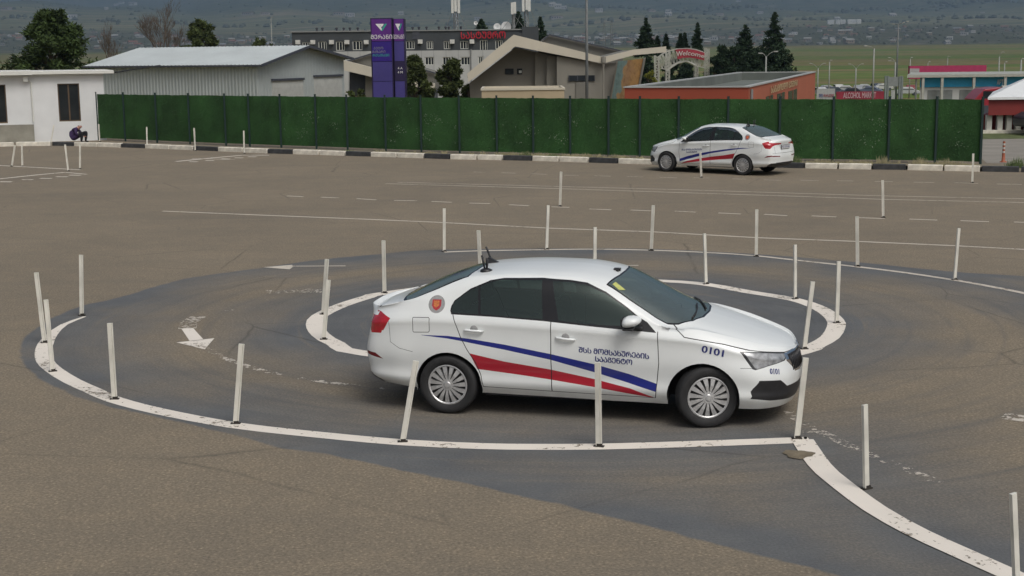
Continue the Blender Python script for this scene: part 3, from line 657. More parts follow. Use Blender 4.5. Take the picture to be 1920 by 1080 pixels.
# ---------------------------------------------------------------- long grey shed
M_corr = mat('grey_corrugated_wall', (.42,.46,.46), rough=.5, var=.06, scale=.7, metal=.2)
M_croof = mat('pale_corrugated_roof', (.52,.56,.56), rough=.45, var=.07, scale=.5, metal=.2)
M_roll = mat('roller_door_grey', (.44,.45,.43), rough=.6, var=.08)
M_dark = mat('dark_trim', (.05,.055,.07), rough=.6, var=.1)
C1 = Vector((-27.6, 95, 0)); C2 = Vector((-15.9, 90, 0)); C3 = Vector((-11.5, 100, 0)); ex = (C2-C1); LS = ex.length; ex.normalize(); ey = Vector((-ex.y, ex.x, 0)); GW = (C3-C2).dot(ey)
shed = empty('metal_shed', C1, math.atan2(ex.y, ex.x), label='long grey corrugated metal shed with a pale ridged roof behind the fence', cat='shed')
ZE, ZR, ZE2 = 3.08, 4.20, 3.42; ZB = -1.6
def corr(x0, x1, z0f, z1f, pitch, dep, swap=None, mi=0):
    """ribbed sheet along x at y = 0"""
    m = MB(); n = int((x1-x0)/pitch)*4; P = []
    for k in range(n+1):
        x = x0+(x1-x0)*k/n; y = (0, 0, -dep, -dep)[k % 4]; P.append((x, y))
    for (a, ya), (b, yb) in zip(P[:-1], P[1:]): m.quad((a,ya,z0f(a)),(b,yb,z0f(b)),(b,yb,z1f(b)),(a,ya,z1f(a)), mi)
    return m
m = corr(0, LS, lambda x: ZB, lambda x: ZE, .25, .03); m2 = corr(0, GW, lambda y: ZB, lambda y: ZE+(ZR-ZE)*y/(GW/2) if y < GW/2 else ZR+(ZE2-ZR)*(y-GW/2)/(GW/2), .36, .02)
m.add([(LS-y_, x_, z_) for x_, y_, z_ in m2.v], m2.f); m.box(0, GW-.02, ZB, LS-.1, GW, ZE2); m.box(0, .1, ZB, .05, GW-.05, ZE)
m.build('wall', M_corr, shed)
def roofside(ya, za, yb, zb):
    m = MB(); n = int((LS+1.2)/.30)*4; P = [(-.6+(LS+1.2)*k/n, (0,0,.05,.05)[k % 4]) for k in range(n+1)]
    for (a, h), (b, h2) in zip(P[:-1], P[1:]): m.quad((a,ya,za+h),(b,ya,za+h2),(b,yb,zb+h2),(a,yb,zb+h)); 
    for (a, h), (b, h2) in zip(P[:-1], P[1:]): m.quad((a,ya,za-.06),(b,ya,za-.06),(b,ya,za+h2),(a,ya,za+h))
    return m
m = roofside(-.45, ZE+.0, GW/2, ZR+.06); m2 = roofside(GW+.3, ZE2-.02, GW/2, ZR+.06); m.add(m2.v, m2.f); rf = m.build('roof', M_croof, shed)
m = MB()
for ya, za, yb, zb in ((-.45, ZE-.02, GW/2, ZR+.04), (GW/2, ZR+.04, GW+.35, ZE2-.04)): m.prism([(LS+.60,ya,za-.10),(LS+.60,yb,zb-.10),(LS+.60,yb,zb+.07),(LS+.60,ya,za+.07)], (.05,0,0))
m.box(-.6, -.50, ZE-.10, LS+.6, -.46, ZE+.01); m.build('edge_trim', M_dark, rf)
def gx(px):
    d = _ray(px, 150); n_ = ex; o = Vector((0,0,CAMH)); t = (C2-o).dot(n_)/d.dot(n_); p = o+d*t; return (p-C2).dot(ey)
for a, b, zt_ in ((509,567,151),(588,640,146)):
    y0, y1 = gx(a), gx(b); p = at((a+b)/2, zt_, 93); m = MB(); m.box(LS+.015, y0, ZB, LS+.04, y1, p.z)
    for k in range(22): m.box(LS+.04, y0, ZB+.15*k+.01, LS+.052, y1, min(p.z, ZB+.15*k+.07)) if ZB+.15*k+.07 < p.z else None
    dr = m.build('roller_door', M_roll, shed)
    m = MB(); m.box(LS+.03, y0-.08, p.z-.0, LS+.14, y1+.08, p.z+.14); m.build('door_hood', M_dark, dr)

# ---------------------------------------------------------------- purple pylon sign
M_pur = mat('purple_panel', (.10,.020,.20), rough=.4, var=.08); M_pur2 = mat('deep_blue_purple_panel', (.028,.010,.19), rough=.4, var=.08); M_pur3 = mat('slate_blue_panel', (.055,.045,.20), rough=.35, var=.15, scale=.6)
M_purd = mat('dark_purple_frame', (.015,.008,.05), rough=.5, var=0); M_teal = mat('teal_mark', (.03,.35,.26), rough=.5, var=0)
def sgn(px, py): return at(px, py, 84)
o_ = sgn(722, 180); py_ = empty('pylon_sign', (o_.x, 84, 0), R(0), label='tall purple two sided pylon sign with a white and teal tick emblem', cat='sign')
def L_(px, py): p = sgn(px, py); return p.x-o_.x, p.z
xa, zt1 = L_(696, 36); xb, _ = L_(733, 36); _, z1 = L_(710, 77); _, z2 = L_(710, 115); _, z3 = L_(710, 152); zb = -1.3
m = MB(); m.box(xa-.06, 0.02, zb, xb+.06, 1.6, zt1+.06); m.box(xb+.10, .30, zb, xb+.75, 1.5, zt1+.02); m.build('frame', M_purd, py_)
def face(x0, x1, za_, zb_, y, mt, nm='panel'): m = MB(); m.box(x0, y-.03, za_, x1, y, zb_); return m.build(nm, mt, py_)
f1 = face(xa, xb, z1, zt1, .01, M_pur); face(xa, xb, z2, z1-.03, .01, M_pur2); face(xa+.02, xb, z3, z2-.03, .01, M_pur3); face(xa+.02, xb, zb, z3-.03, .01, M_pur3)
f2 = face(xb+.14, xb+.70, z1, zt1, .29, M_pur); face(xb+.14, xb+.70, z2, z1-.03, .29, M_pur3); face(xb+.14, xb+.70, z3, z2-.03, .29, M_purd); face(xb+.14, xb+.70, zb, z3-.03, .29, M_pur3)
def tick(cx, cz, s, y, sq=1.0):
    m = MB(); q = lambda pts, mi: m.prism([(cx+x*s*sq, y, cz+z*s) for x, z in pts], (0, -.012, 0), mi)
    q([(-1,.55),(-.55,.55),(-.05,.1),(.1,-.35),(.0,-.62)], 0); q([(-.55,.55),(.45,.55),(.30,.25),(.05,0),(-.1,.2)], 0); q([(0,-.62),(.1,-.3),(.62,.55),(1.0,.55),(.2,-.62)], 1); return m
m = tick((xa+xb)/2, zt1-.46, .34, -.02); m.build('emblem', [M_white0 if 'M_white0' in globals() else mat('white_mark', (.75,.75,.75), var=0), M_teal], py_)
M_whm = bpy.data.materials['white_mark']
m = tick(xb+.42, zt1-.46, .34, .26, .6); m.build('emblem', [M_whm, M_teal], py_)
def lett(body, size, cx, cz, y, mt, par, sx=1.0, name='lettering', bold=.0):
    vs, fs = text_mesh(body, size, bold=bold); m = MB(); m.add([(cx+v.x*sx, y-v.z, cz+v.y) for v in vs], fs); return m.build(name, mt, par)
lett('ᲛᲔᲠᲐᲜᲘ', .34, (xa+xb)/2, z1+.22, -.025, M_whm, py_, .95, bold=.008); lett('ᲛᲔᲠᲐᲜᲘ', .34, xb+.42, z1+.22, .255, M_whm, py_, .48, bold=.008)
lett('ᲐᲕᲢᲝ', .20, xa+.38, z1-.42, -.025, M_grey, py_); lett('ᲑᲐᲖᲐᲠᲘ', .20, xa+.40, z1-.62, -.025, M_grey, py_); lett('ᲠᲣᲡᲗᲐᲕᲘ', .20, xa+.52, z1-.83, -.025, M_teal, py_)
lett('4 A', .20, xb+.45, z2-.42, .255, M_whm, py_); lett('4 M', .20, xb+.45, z2-.66, .255, M_whm, py_)

# ---------------------------------------------------------------- hotel
M_hdark = mat('charcoal_cladding', (.045,.052,.058), rough=.7, var=.10, scale=.4); M_hwhite = mat('pale_panel_facade', (.42,.43,.42), rough=.8, var=.10, scale=.5)
M_hwin = mat('hotel_window_glass', (.02,.025,.03), rough=.25, var=.4, scale=.8, spec=.25); M_hfr = mat('white_window_frame', (.55,.56,.52), rough=.6, var=.05); M_ac = mat('air_conditioner_white', (.58,.58,.55), rough=.6, var=.1)
M_sred = mat('red_sign_letters', (.45,.012,.03), rough=.45, var=0)
D = 140.0
def HL(px, py): p = at(px, py, D); return p.x, p.z
hx0, hzt = HL(547, 61); hx1, _ = HL(1010, 61); _, hzm = HL(780, 95); zb = -3
hotel = empty('hotel', (0, D, 0), label='long hotel with charcoal upper band, pale lower floor and red sign behind the fence', cat='hotel')
# openings: windows on the two floors
def zrow(py, px): return HL(px, py)[1]
top = [(567,581,79,95),(597,612,78,95),(630,646,78,95),(661,679,77,94),(761,777,77,92),(800,812,77,92),(832,844,77,92),(863,878,77,92),(900,914,75,100),(929,943,76,92)]
low = [(763,780,108,122),(797,813,107,122),(830,845,107,122),(864,881,107,122),(897,907,106,121),(600,614,108,122),(632,648,108,122),(664,680,108,122),(692,699,108,122)]
m = MB(); holes = []
for a, b, c, d in top+low: holes.append((HL(a, c)[0], HL(a, d)[1], HL(b, c)[0], HL(a, c)[1]))
wallwin(m, hx0, hx1, hzm, hzt, [(a, max(b, hzm+.02), c, d) for a, b, c, d in holes[:len(top)] ], .2, 0, 0)
wallwin(m, hx0, hx1, zb, hzm, holes[len(top):], .2, 1, 1)
m.box(hx0, .25, zb, hx1, 12, hzt-.02, 0); m.box(hx0-.1, -.12, hzt, hx1+.1, 12, hzt+.12, 2)
for k in range(int((hx1-hx0)/1.2)): m.box(hx0+1.2*k+.6, -.02, zb, hx0+1.2*k+.63, .0, hzm, 2)
m.build('wall', [M_hdark, M_hwhite, M_grey], hotel)
for a, b, c, d in holes:
    m = MB(); m.box(a, .12, b, c, .16, d); wn = m.build('window', M_hwin, hotel); m = MB(); f_ = .06
    for x in (a, (a*2+c)/3, (a+2*c)/3, c-f_): m.box(x, .05, b, x+f_, .119, d)
    m.box(a+f_, .06, b, c-f_, .115, b+f_); m.box(a+f_, .06, d-f_, c-f_, .115, d); m.build('frame', M_hfr, wn)
for px, py in ((559,79),(587,79),(622,79),(651,79),(687,79),(753,79),(788,78),(848,78),(885,78)):
    x, z = HL(px, py); m = MB(); m.box(x-.22, -.35, z-.2, x+.22, -.001, z+.2); m.lathe([(.0,.01),(.15,.01),(.15,0)], 12, Matrix.Translation((x-.03, -.352, z)) @ Matrix.Rotation(PI/2, 4, 'X')); m.build('air_conditioner', M_ac, hotel)
x, _ = HL(883, 100); m = MB(); m.tube([(x, -.1, hzm+.1), (x, -.1, zb)], .06, 6); m.build('drainpipe', M_grey, hotel)
a, z = HL(979, 82); b, z2_ = HL(1009, 48); m = MB(); m.box(a, -.3, z-2, b, 6, z2_-.1); m.box(a-.8, -.25, z+.3, a, 5, z2_-.7); m.build('roof_block', M_hdark, hotel)
x, z = HL(780, 66); m = MB(); m.box(x-.35, -.06, z-.4, x+.35, -.002, z+.4); m.build('vent', M_dark, hotel)
vs, fs = text_mesh('ᲡᲐᲡᲢᲣᲛᲠᲝ', 1.0, bold=.035); mn, mx_ = min(v.x for v in vs), max(v.x for v in vs); yn0, yx0 = min(v.y for v in vs), max(v.y for v in vs)
a, z1_ = HL(864, 59); b, z0_ = HL(948, 72); m = MB(); m.add([(a+(v.x-mn)/(mx_-mn)*(b-a), -.25-v.z*2, z0_+(v.y-yn0)/(yx0-yn0)*(z1_-z0_)) for v in vs], fs)
m.add([(a+(v.x-mn)/(mx_-mn)*(b-a), -.18+v.z*2, z0_+(v.y-yn0)/(yx0-yn0)*(z1_-z0_)) for v in vs], [f[::-1] for f in fs]); m.build('sign_lettering', M_sred, hotel)
rk = random.Random(4)
for px in (592,603,629,643,655,669,757,772,784,799,822,835,841,864): 
    x, z = HL(px, 60); m = MB(); m.lathe([(.09,0),(.09,.25),(.14,.27),(.14,.36),(0,.42)], 8, Matrix.Translation((x, .6+rk.random(), hzt+.05))); m.build('roof_vent', M_dark, hotel)
# dishes on the roof
M_dish = mat('satellite_dish_white', (.6,.61,.6), rough=.6, var=.05)
for px, py, r, lab in ((932,51,.36,'small white satellite dish on the hotel roof, left one of a close pair'),(949,51,.52,'larger white satellite dish on the hotel roof, right one of a close pair'),(892,44,.20,'tiny white satellite dish on the hotel roof beside the treetop')):
    c = at(px, py, D+1.5); e_ = empty('satellite_dish', (c.x, c.y, hzt+.1), label=lab, cat='satellite dish', group='dishes on the hotel roof'); dz = c.z-(hzt+.1)
    m = MB(); m.lathe([(0,.0),(r*.5,.03),(r*.85,.1),(r,.16),(r*.96,.17),(r*.5,.06),(0,.03)], 20, Matrix.Translation((0,0,dz)) @ Matrix.Rotation(R(80), 4, 'X') @ Matrix.Scale(1,4)); m.build('reflector', M_dish, e_, smooth=True)
    m = MB(); m.tube([(0,.15,-.05),(0,.12,dz)], .03, 6); m.tube([(0,.02,dz-.1),(0,-.3,dz+.05)], .015, 5); m.build('mount', M_grey, e_)
# mobile phone masts
M_ant = mat('antenna_panel_white', (.62,.63,.60), rough=.5, var=.06)
def mast(px, pyb, pyt, Dm, wpx, panels, lab, lattice=True):
    b = at(px, pyb, Dm); t = at(px, pyt, Dm); e_ = empty('phone_mast', (b.x, Dm, b.z), label=lab, cat='mast', group='phone masts on the hotel roof'); H = t.z-b.z; r = wpx/2/FPX*Dm; m = MB()
    for k in range(3):
        a = 2*PI*k/3+.5; m.tube([(r*math.cos(a), r*math.sin(a), 0), (r*.8*math.cos(a), r*.8*math.sin(a), H)], .05, 5)
    n = int(H/.5)
    for i in range(n):
        for k in range(3):
            a, a2 = 2*PI*k/3+.5, 2*PI*(k+1)/3+.5; s1, s2 = r*(1-.2*i/n), r*(1-.2*(i+1)/n)
            m.tube([(s1*math.cos(a), s1*math.sin(a), H*i/n), (s2*math.cos(a2), s2*math.sin(a2), H*(i+1)/n)], .022, 4)
    for sx_ in (-1, 1): m.tube([(0,0,H*.55), (sx_*1.1, .2, 0)], .025, 4)
    m.build('lattice', M_grey, e_)
    for dx, za_, zb_ in panels: m = MB(); m.box(dx-.13, -.35, H*za_, dx+.13, -.2, H*zb_); m.build('antenna_panel', M_ant, e_, bevel=.02)
mast(855, 57, -35, 141, 9, [(-.3,.35,.72),(.0,.38,.75),(.32,.35,.72),(-.2,.76,.98),(.2,.76,.98)], 'tall phone mast with white panels, leftmost on the hotel roof')
mast(963, 54, 5, 141, 5, [(-.12,.55,1.0),(.14,.58,1.02)], 'shorter phone mast with two white panels right of the satellite dishes')
mast(987, 50, -45, 143, 8, [(-.3,.30,.64),(.05,.33,.64),(.3,.30,.62),(.0,.7,.95)], 'tall phone mast with white panels above the dark roof block')

# ---------------------------------------------------------------- concrete hall with a zigzag roof edge
M_hc = mat('grey_concrete_wall', (.20,.19,.165), rough=.9, var=.10, scale=.5); M_hc2 = mat('lighter_concrete_fin', (.23,.22,.19), rough=.9, var=.08, scale=.5); M_hc3 = mat('roof_side_cladding', (.165,.16,.14), rough=.9, var=.08, scale=.5)
M_fas = mat('cream_fascia', (.54,.50,.41), rough=.75, var=.06, scale=.6); M_beige = mat('beige_low_wall', (.42,.34,.23), rough=.85, var=.1, scale=.6)
D2 = 88.0
hall = empty('concrete_hall', (0, D2, 0), label='grey concrete hall with a cream zigzag roof edge and a mosaic panel', cat='hall')
def H2(px, py, Dd=D2): p = at(px, py, Dd); return Vector((p.x, Dd-D2, p.z))
# fascia (front edge of the folded roof)
up = [(876,138),(963,65),(1131,107),(1188,93),(1249,87)]; dn = [(878,154),(966,87),(1131,119),(1188,103.5),(1249,98)]
m = MB()
for (a, b), (c, d) in zip(zip(up[:-1], up[1:]), zip(dn[:-1], dn[1:])): m.prism([H2(*c), H2(*d), H2(*b), H2(*a)], (0, .25, 0))
fas = m.build('fascia', M_fas, hall)
# folded roof slab going back
m = MB()
for (a, b), (c, d), dep in zip(zip(up[:-1], up[1:]), zip(dn[:-1], dn[1:]), (14, 14, 10, 10)):
    A1, B1 = H2(*a), H2(*b); A1.z -= .05; B1.z -= .05; A1.y = B1.y = .25; m.prism([A1, B1, B1+Vector((0,0,-.22)), A1+Vector((0,0,-.22))], (0, dep, 0))
m.build('roof', M_hc3, hall)
# walls, set back under the edge
bw = D2+1.6
m = MB(); q = [(885,190),(1044,190),(1044,104),(1003,97),(966,89),(880,156)]; P = [H2(x, y, bw) for x, y in q]
P[0].z = P[1].z = -1.5; hole = None
m.poly(P, 0)
m.prism([H2(1003,190,bw-.35)*1, H2(1025,190,bw-.35), H2(1025,103,bw-.35), H2(1003,97,bw-.35)], (0,.34,0), 1)
m.prism([H2(1025,190,bw-.7), H2(1044,190,bw-.7), H2(1044,107,bw-.7), H2(1025,103,bw-.7)], (0,.69,0), 1)
P = [H2(x, y, bw-1.3) for x, y in ((1044,190),(1131,190),(1131,120),(1044,105))]; P[0].z = P[1].z = -1.5; m.poly(P, 1); m.quad(P[0], P[3], P[3]+Vector((0,1.3,0)), P[0]+Vector((0,1.3,0)), 1)
P = [H2(x, y, bw-1.3) for x, y in ((1131.3,190),(1147,190),(1158,117),(1131.3,120))]; P[0].z = P[1].z = -1.5; m.poly(P, 0)
m.build('wall', [M_hc, M_hc2], hall)
def pane(a, b, c, d, Dd, nm='window', mt=None): A1, B1 = H2(a, d, Dd), H2(b, c, Dd); m = MB(); m.box(A1.x, A1.y-.06, A1.z, B1.x, A1.y, B1.z); return m.build(nm, mt or M_hwin, hall)
wn = pane(947, 963, 128.5, 139, bw-.02); wn = pane(969.5, 979, 128.5, 139, bw-.02); A1, B1 = H2(973,137,bw), H2(978,132,bw); m = MB(); m.box(A1.x, A1.y-.12, A1.z, B1.x, A1.y-.09, B1.z); m.build('frame', M_hfr, wn)
wn = pane(1066, 1115, 141, 152, bw-1.32); m = MB()
for x in (1066, 1082, 1098, 1114): A1 = H2(x, 152, bw-1.32); B1 = H2(x, 141, bw-1.32); m.box(A1.x, A1.y-.09, A1.z, A1.x+.05, A1.y-.06, B1.z)
m.build('frame', M_dark, wn)
pane(1080, 1098, 154, 190, bw-1.32, 'door', M_hc3)
# mosaic panel, leaning outwards
M_mos = bpy.data.materials.new('mosaic_blue_and_ochre'); M_mos.use_nodes = True; nt = M_mos.node_tree; b = nt.nodes['Principled BSDF']; b.inputs['Roughness'].default_value = .7
v = nd(nt, 'ShaderNodeTexCoord').outputs['Object']; mpp = nd(nt, 'ShaderNodeMapping'); mpp.inputs['Scale'].default_value = (1.6, 1, .8); nt.links.new(v, mpp.inputs[0])
n1_ = noise(nt, mpp.outputs[0], 1.1, 4, .6); n2_ = noise(nt, mpp.outputs[0], 3.5, 3, .6); sp_ = nd(nt, 'ShaderNodeSeparateXYZ'); nt.links.new(v, sp_.inputs[0])
t_ = mathn(nt, 'ADD', mathn(nt, 'MULTIPLY', mathn(nt, 'SUBTRACT', sp_.outputs['X'], 6.55), .62), mathn(nt, 'MULTIPLY', mathn(nt, 'SUBTRACT', n1_, .5), .9)); t_ = mathn(nt, 'SUBTRACT', t_, mathn(nt, 'MULTIPLY', mathn(nt, 'SUBTRACT', sp_.outputs['Z'], 2.0), .12))
c_ = ramp(nt, t_, [(.0, (.17,.27,.27)), (.24, (.20,.28,.27)), (.28, (.42,.27,.13)), (.42, (.36,.22,.12)), (.62, (.45,.27,.11)), (1, (.40,.22,.08))])
c_ = mixc(nt, .5, c_, ramp(nt, n2_, [(.35, (.55,.5,.5)), (.5, (1.0,1.0,1.0)), (.7, (1.25,1.2,1.1))]), 'MULTIPLY'); nt.links.new(c_, b.inputs['Base Color'])
P = [H2(1146,190,D2+.2), H2(1191,190,D2+.2), H2(1206,110,D2-.6), H2(1159,115,D2-.6)]; m = MB(); m.prism(P, (0,.25,0)); m.build('mosaic_panel', M_mos, hall)
m = MB(); m.prism([H2(1191.4,190,D2+.15), H2(1195,190,D2+.15), H2(1211,108,D2-.65), H2(1206.4,110,D2-.65)], (0,.5,0)); m.prism([H2(1143.6,190,D2+.15), H2(1145.7,190,D2+.15), H2(1158.6,115,D2-.6), H2(1156.6,116,D2-.6)], (0,.4,0)); m.build('panel_edge', M_hc2, hall)
m = MB(); a = H2(1131, 116, D2-.2); m.tube([a+Vector((0,-.15,0)), Vector((a.x, a.y-.15, -1.5))], .055, 8); m.lathe([(.16,0),(.16,.35),(.06,-.3)][::-1], 8, Matrix.Translation(a+Vector((0,-.15,-.05)))); m.build('drainpipe', M_hc2, hall)
# long ridge further back
m = MB(); P = [H2(x, y, D2+13) for x, y in ((1010,90),(1019,73),(1030,65),(1168,96),(1168,125),(1010,125))]; m.prism(P, (0,8,0)); m.build('rear_roof', M_hc3, hall)
m = MB(); P = [H2(x, y, D2+12.9) for x, y in ((1018,73),(1030,64),(1170,95.5),(1170,98),(1030,66.5),(1019,75.5))]; m.prism(P, (0,-.2,0)); m.build('ridge_trim', M_dark, hall)
lowb = empty('low_building', at(980, 190, 80), label='low beige flat roofed block in front of the concrete hall', cat='building')
a, b = at(903, 166, 80), at(1058, 164, 80); o_ = lowb.location; zt_ = (a.z+b.z)/2; m = MB(); m.box(a.x-o_.x, 0, -1.4-o_.z, b.x-o_.x, 5, zt_-o_.z-.12); m.build('wall', M_beige, lowb)
m = MB(); m.box(a.x-o_.x-.05, -.05, zt_-o_.z-.12, b.x-o_.x+.05, .12, zt_-o_.z); m.box(a.x-o_.x-.05, .12, zt_-o_.z-.12, a.x-o_.x+.1, 4.9, zt_-o_.z); m.box(b.x-o_.x-.1, .12, zt_-o_.z-.12, b.x-o_.x+.05, 4.9, zt_-o_.z); m.box(a.x-o_.x-.05, 4.9, zt_-o_.z-.12, b.x-o_.x+.05, 5.05, zt_-o_.z); m.build('parapet', M_fas, lowb)
# second hall behind the sign
D3 = 112.0; hall2 = empty('pitched_hall', (0, D3, 0), label='grey pitched hall with a cream sloping edge behind the purple sign', cat='hall')
def H3(px, py, Dd=D3): p = at(px, py, Dd); return Vector((p.x, Dd-D3, p.z))
m = MB(); P = [H3(x, y) for x, y in ((630,122),(695,102),(815,137),(815,170),(650,128),(630,128))]; m.prism(P, (0,9,0)); m.build('roof', M_hc3, hall2)
m = MB(); m.prism([H3(x, y, D3-.1) for x, y in ((628,120.5),(695,100),(695,102.5),(630,123))], (0,-.2,0)); m.prism([H3(x, y, D3-.1) for x, y in ((695,100),(817,136),(817,138.5),(695,102.5))], (0,-.2,0)); m.build('roof_edge', M_dark, hall2)
m = MB(); m.prism([H3(x, y, D3-1.2) for x, y in ((640,112),(815,157),(815,171),(640,131))], (0,.9,0)); m.build('fascia', M_fas, hall2)
m = MB(); P = [H3(x, y, D3+.5) for x, y in ((655,134),(815,171),(815,200),(655,200))]; m.prism(P, (0,5,0)); m.build('wall', M_dark, hall2)  # dark block fills the opening under the roof, its shade put into the colour
m = MB(); m.prism([H3(x, y, D3-.3) for x, y in ((685,142),(700,146),(700,200),(685,200))], (0,.5,0)); m.build('column', M_hc, hall2)

# ---------------------------------------------------------------- red flat roofed building
M_redw = mat('brick_red_render', (.30,.062,.032), rough=.85, var=.10, scale=.4); M_redl = mat('brick_red_render_lit', (.36,.105,.055), rough=.85, var=.08, scale=.4)  # second red: same render, the right wall's stronger light put into its colour
M_cap = mat('metal_parapet_cap', (.40,.41,.40), rough=.5, var=.06); M_flat = mat('grey_roof_felt', (.13,.145,.13), rough=.95, var=.2, scale=.3); M_gold = mat('gold_letters', (.62,.52,.30), rough=.5, var=0)
ZRF = 1.78
def rp(px, py): return gp(px, py, ZRF)
A, B, C_, Dd_ = rp(1190, 163.2), rp(1404, 163.8), rp(1529, 135.5), rp(1350, 138)
A = B+(Dd_-C_)*(A-B).length/(Dd_-C_).length*1.0
A = B+(C_-B).normalized().cross(Vector((0,0,1)))*-(rp(1190,163.2)-B).length
Dd_ = C_+(A-B)
redb = empty('red_building', (B.x, B.y, 0), label='orange red flat roofed building with gold lettering behind the green fence', cat='building')
O = Vector((B.x, B.y, 0)); a_, b_, c_, d_ = [Vector((p.x-O.x, p.y-O.y, 0)) for p in (A, B, C_, Dd_)]
lo = Vector((0,0,-1.6)); hi = Vector((0,0,ZRF)); rl_ = Vector((0,0,ZRF-.62))
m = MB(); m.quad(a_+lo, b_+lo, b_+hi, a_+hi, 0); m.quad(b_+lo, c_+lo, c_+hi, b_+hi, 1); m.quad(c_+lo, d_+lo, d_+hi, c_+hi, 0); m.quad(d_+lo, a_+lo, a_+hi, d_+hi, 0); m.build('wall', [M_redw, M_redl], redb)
cen = (a_+b_+c_+d_)/4
def ins(p, k=.28): 
    q = Vector((0,0,0))
    for e1, e2 in ((a_, b_), (b_, c_), (c_, d_), (d_, a_)):
        n_ = (e2-e1).normalized().cross(Vector((0,0,1))); n_ = n_ if n_.dot(cen-e1) > 0 else -n_
        if min((p-e1).length, (p-e2).length) < 1e-3: q += n_*k
    return p+q
ia, ib, ic, id_ = [ins(p) for p in (a_, b_, c_, d_)]
m = MB(); m.quad(ia+rl_, ib+rl_, ic+rl_, id_+rl_); 
for p, q in ((ia, ib), (ib, ic), (ic, id_), (id_, ia)): m.quad(p+rl_, q+rl_, q+hi, p+hi)
m.build('roof', M_flat, redb)
oa, ob, oc, od = [ins(p, -.06) for p in (a_, b_, c_, d_)]; up_ = hi+Vector((0,0,.05)); m = MB()
for p, q, p2, q2 in ((oa, ob, ia, ib), (ob, oc, ib, ic), (oc, od, ic, id_), (od, oa, id_, ia)): m.prism([p+hi, q+hi, q2+hi, p2+hi], (0,0,.07))
m.build('parapet_cap', M_cap, redb)
e1 = (c_-b_).normalized(); nn = Vector((e1.y, -e1.x, 0))
def rwall(px, py):
    d = _ray(px, py); o = Vector((0,0,CAMH)); t = (O+b_-o).dot(nn)/d.dot(nn); p = o+d*t-O; return p.dot(e1), p.z
for a, b, yt in ((1436,1449,180),(1457,1471,175),(1478,1494,170)):
    s0, z_ = rwall(a, yt+1.5); s1, _ = rwall(b, yt); m = MB(); P = [e1*s0+nn*.02+Vector((0,0,-.9)), e1*s1+nn*.02+Vector((0,0,-.9)), e1*s1+nn*.02+Vector((0,0,z_)), e1*s0+nn*.02+Vector((0,0,z_))]; m.prism(P, nn*-.05); wn = m.build('window', M_hwin, redb)
    m = MB(); mid = (s0+s1)/2; m.prism([e1*(mid-.06)+nn*.04+Vector((0,0,-.9)), e1*(mid+.06)+nn*.04+Vector((0,0,-.9)), e1*(mid+.06)+nn*.04+Vector((0,0,z_)), e1*(mid-.06)+nn*.04+Vector((0,0,z_))], nn*-.018); m.build('frame', M_redw, wn)
vs, fs = text_mesh('ᲡᲐᲒᲐᲛᲝᲪᲓᲝ ᲪᲔᲜᲢᲠᲘ', 1.0, bold=.03); mn, mx_ = min(v.x for v in vs), max(v.x for v in vs); yn0, yx0 = min(v.y for v in vs), max(v.y for v in vs)
s0, z0_ = rwall(1444, 169.5); s1, z1_ = rwall(1494, 153.5); m = MB(); zz = (z0_+z1_)/2; m.add([tuple(e1*(s0+(v.x-mn)/(mx_-mn)*(s1-s0))+nn*(.05+v.z)+Vector((0,0, zz-.22+(v.y-yn0)/(yx0-yn0)*.44))) for v in vs], fs); m.build('lettering', M_gold, redb)
m = MB(); p0 = b_+(c_-b_).normalized()*.5; m.tube([p0+nn*.1+hi-Vector((0,0,.1)), p0+nn*.1+lo], .07, 6); p1 = b_+(a_-b_)*.73+Vector((0,-.1,0)); m.tube([p1+Vector((0,0,1.1)), p1+lo], .05, 6); m.build('drainpipe', M_grey, redb)

# ---------------------------------------------------------------- lattice arch
M_arch = mat('white_painted_lattice', (.42,.42,.38), rough=.7, var=.15, scale=1); M_ared = mat('arch_red_band', (.33,.03,.05), rough=.6, var=.2, scale=2)
DA = 150.0; o_ = at(1275, 170, DA); arch = empty('lattice_arch', (o_.x, DA, -3), label='white lattice gateway arch with red lettering behind the red building', cat='arch')
def AL(px, py): p = at(px, py, DA); return Vector((p.x-o_.x, 0, p.z+3))
m = MB()
def lat(L1, L2, n, r=.055):
    m.tube(L1, r, 4); m.tube(L2, r, 4)
    def pt(L, t):
        t *= len(L)-1; i = min(int(t), len(L)-2); return L[i].lerp(L[i+1], t-i)
    for k in range(n): m.tube([pt(L1, k/n), pt(L2, (k+.5)/n)], r*.6, 4); m.tube([pt(L2, (k+.5)/n), pt(L1, (k+1)/n)], r*.6, 4)
for dy in (0, 1.0):
    off = Vector((0, dy, 0))
    for x1, x2, yt in ((1229,1236,104),(1250,1256,92),(1304,1309,112),(1324,1330,90)):
        lat([AL(x1, yt)+off, Vector((AL(x1,yt).x, dy, 0))], [AL(x2, yt+1)+off, Vector((AL(x2,yt).x, dy, 0))], 11)
    topc = [AL(x, y)+off for x, y in ((1233,109),(1243,101),(1256,95),(1270,91.5),(1288,90.5),(1305,92.5),(1318,97),(1328,104))]
    botc = [AL(x, y)+off for x, y in ((1240,128),(1252,131),(1262,122),(1274,115.5),(1288,114),(1302,119),(1308,124),(1324,128))]
    lat(topc, botc, 14, .05)
    inn_ = [AL(x, y)+off for x, y in ((1250,134),(1258,127),(1270,119),(1287,114.5),(1303,122))]; m.tube(inn_, .09, 5)
m.build('lattice', M_arch, arch)
m = MB(); ot = [AL(x, y) for x, y in ((1266,93),(1278,92),(1292,92),(1306,94.5),(1320,99))]; ib_ = [AL(x, y) for x, y in ((1270,111),(1280,108.5),(1292,108),(1306,110),(1320,113))]
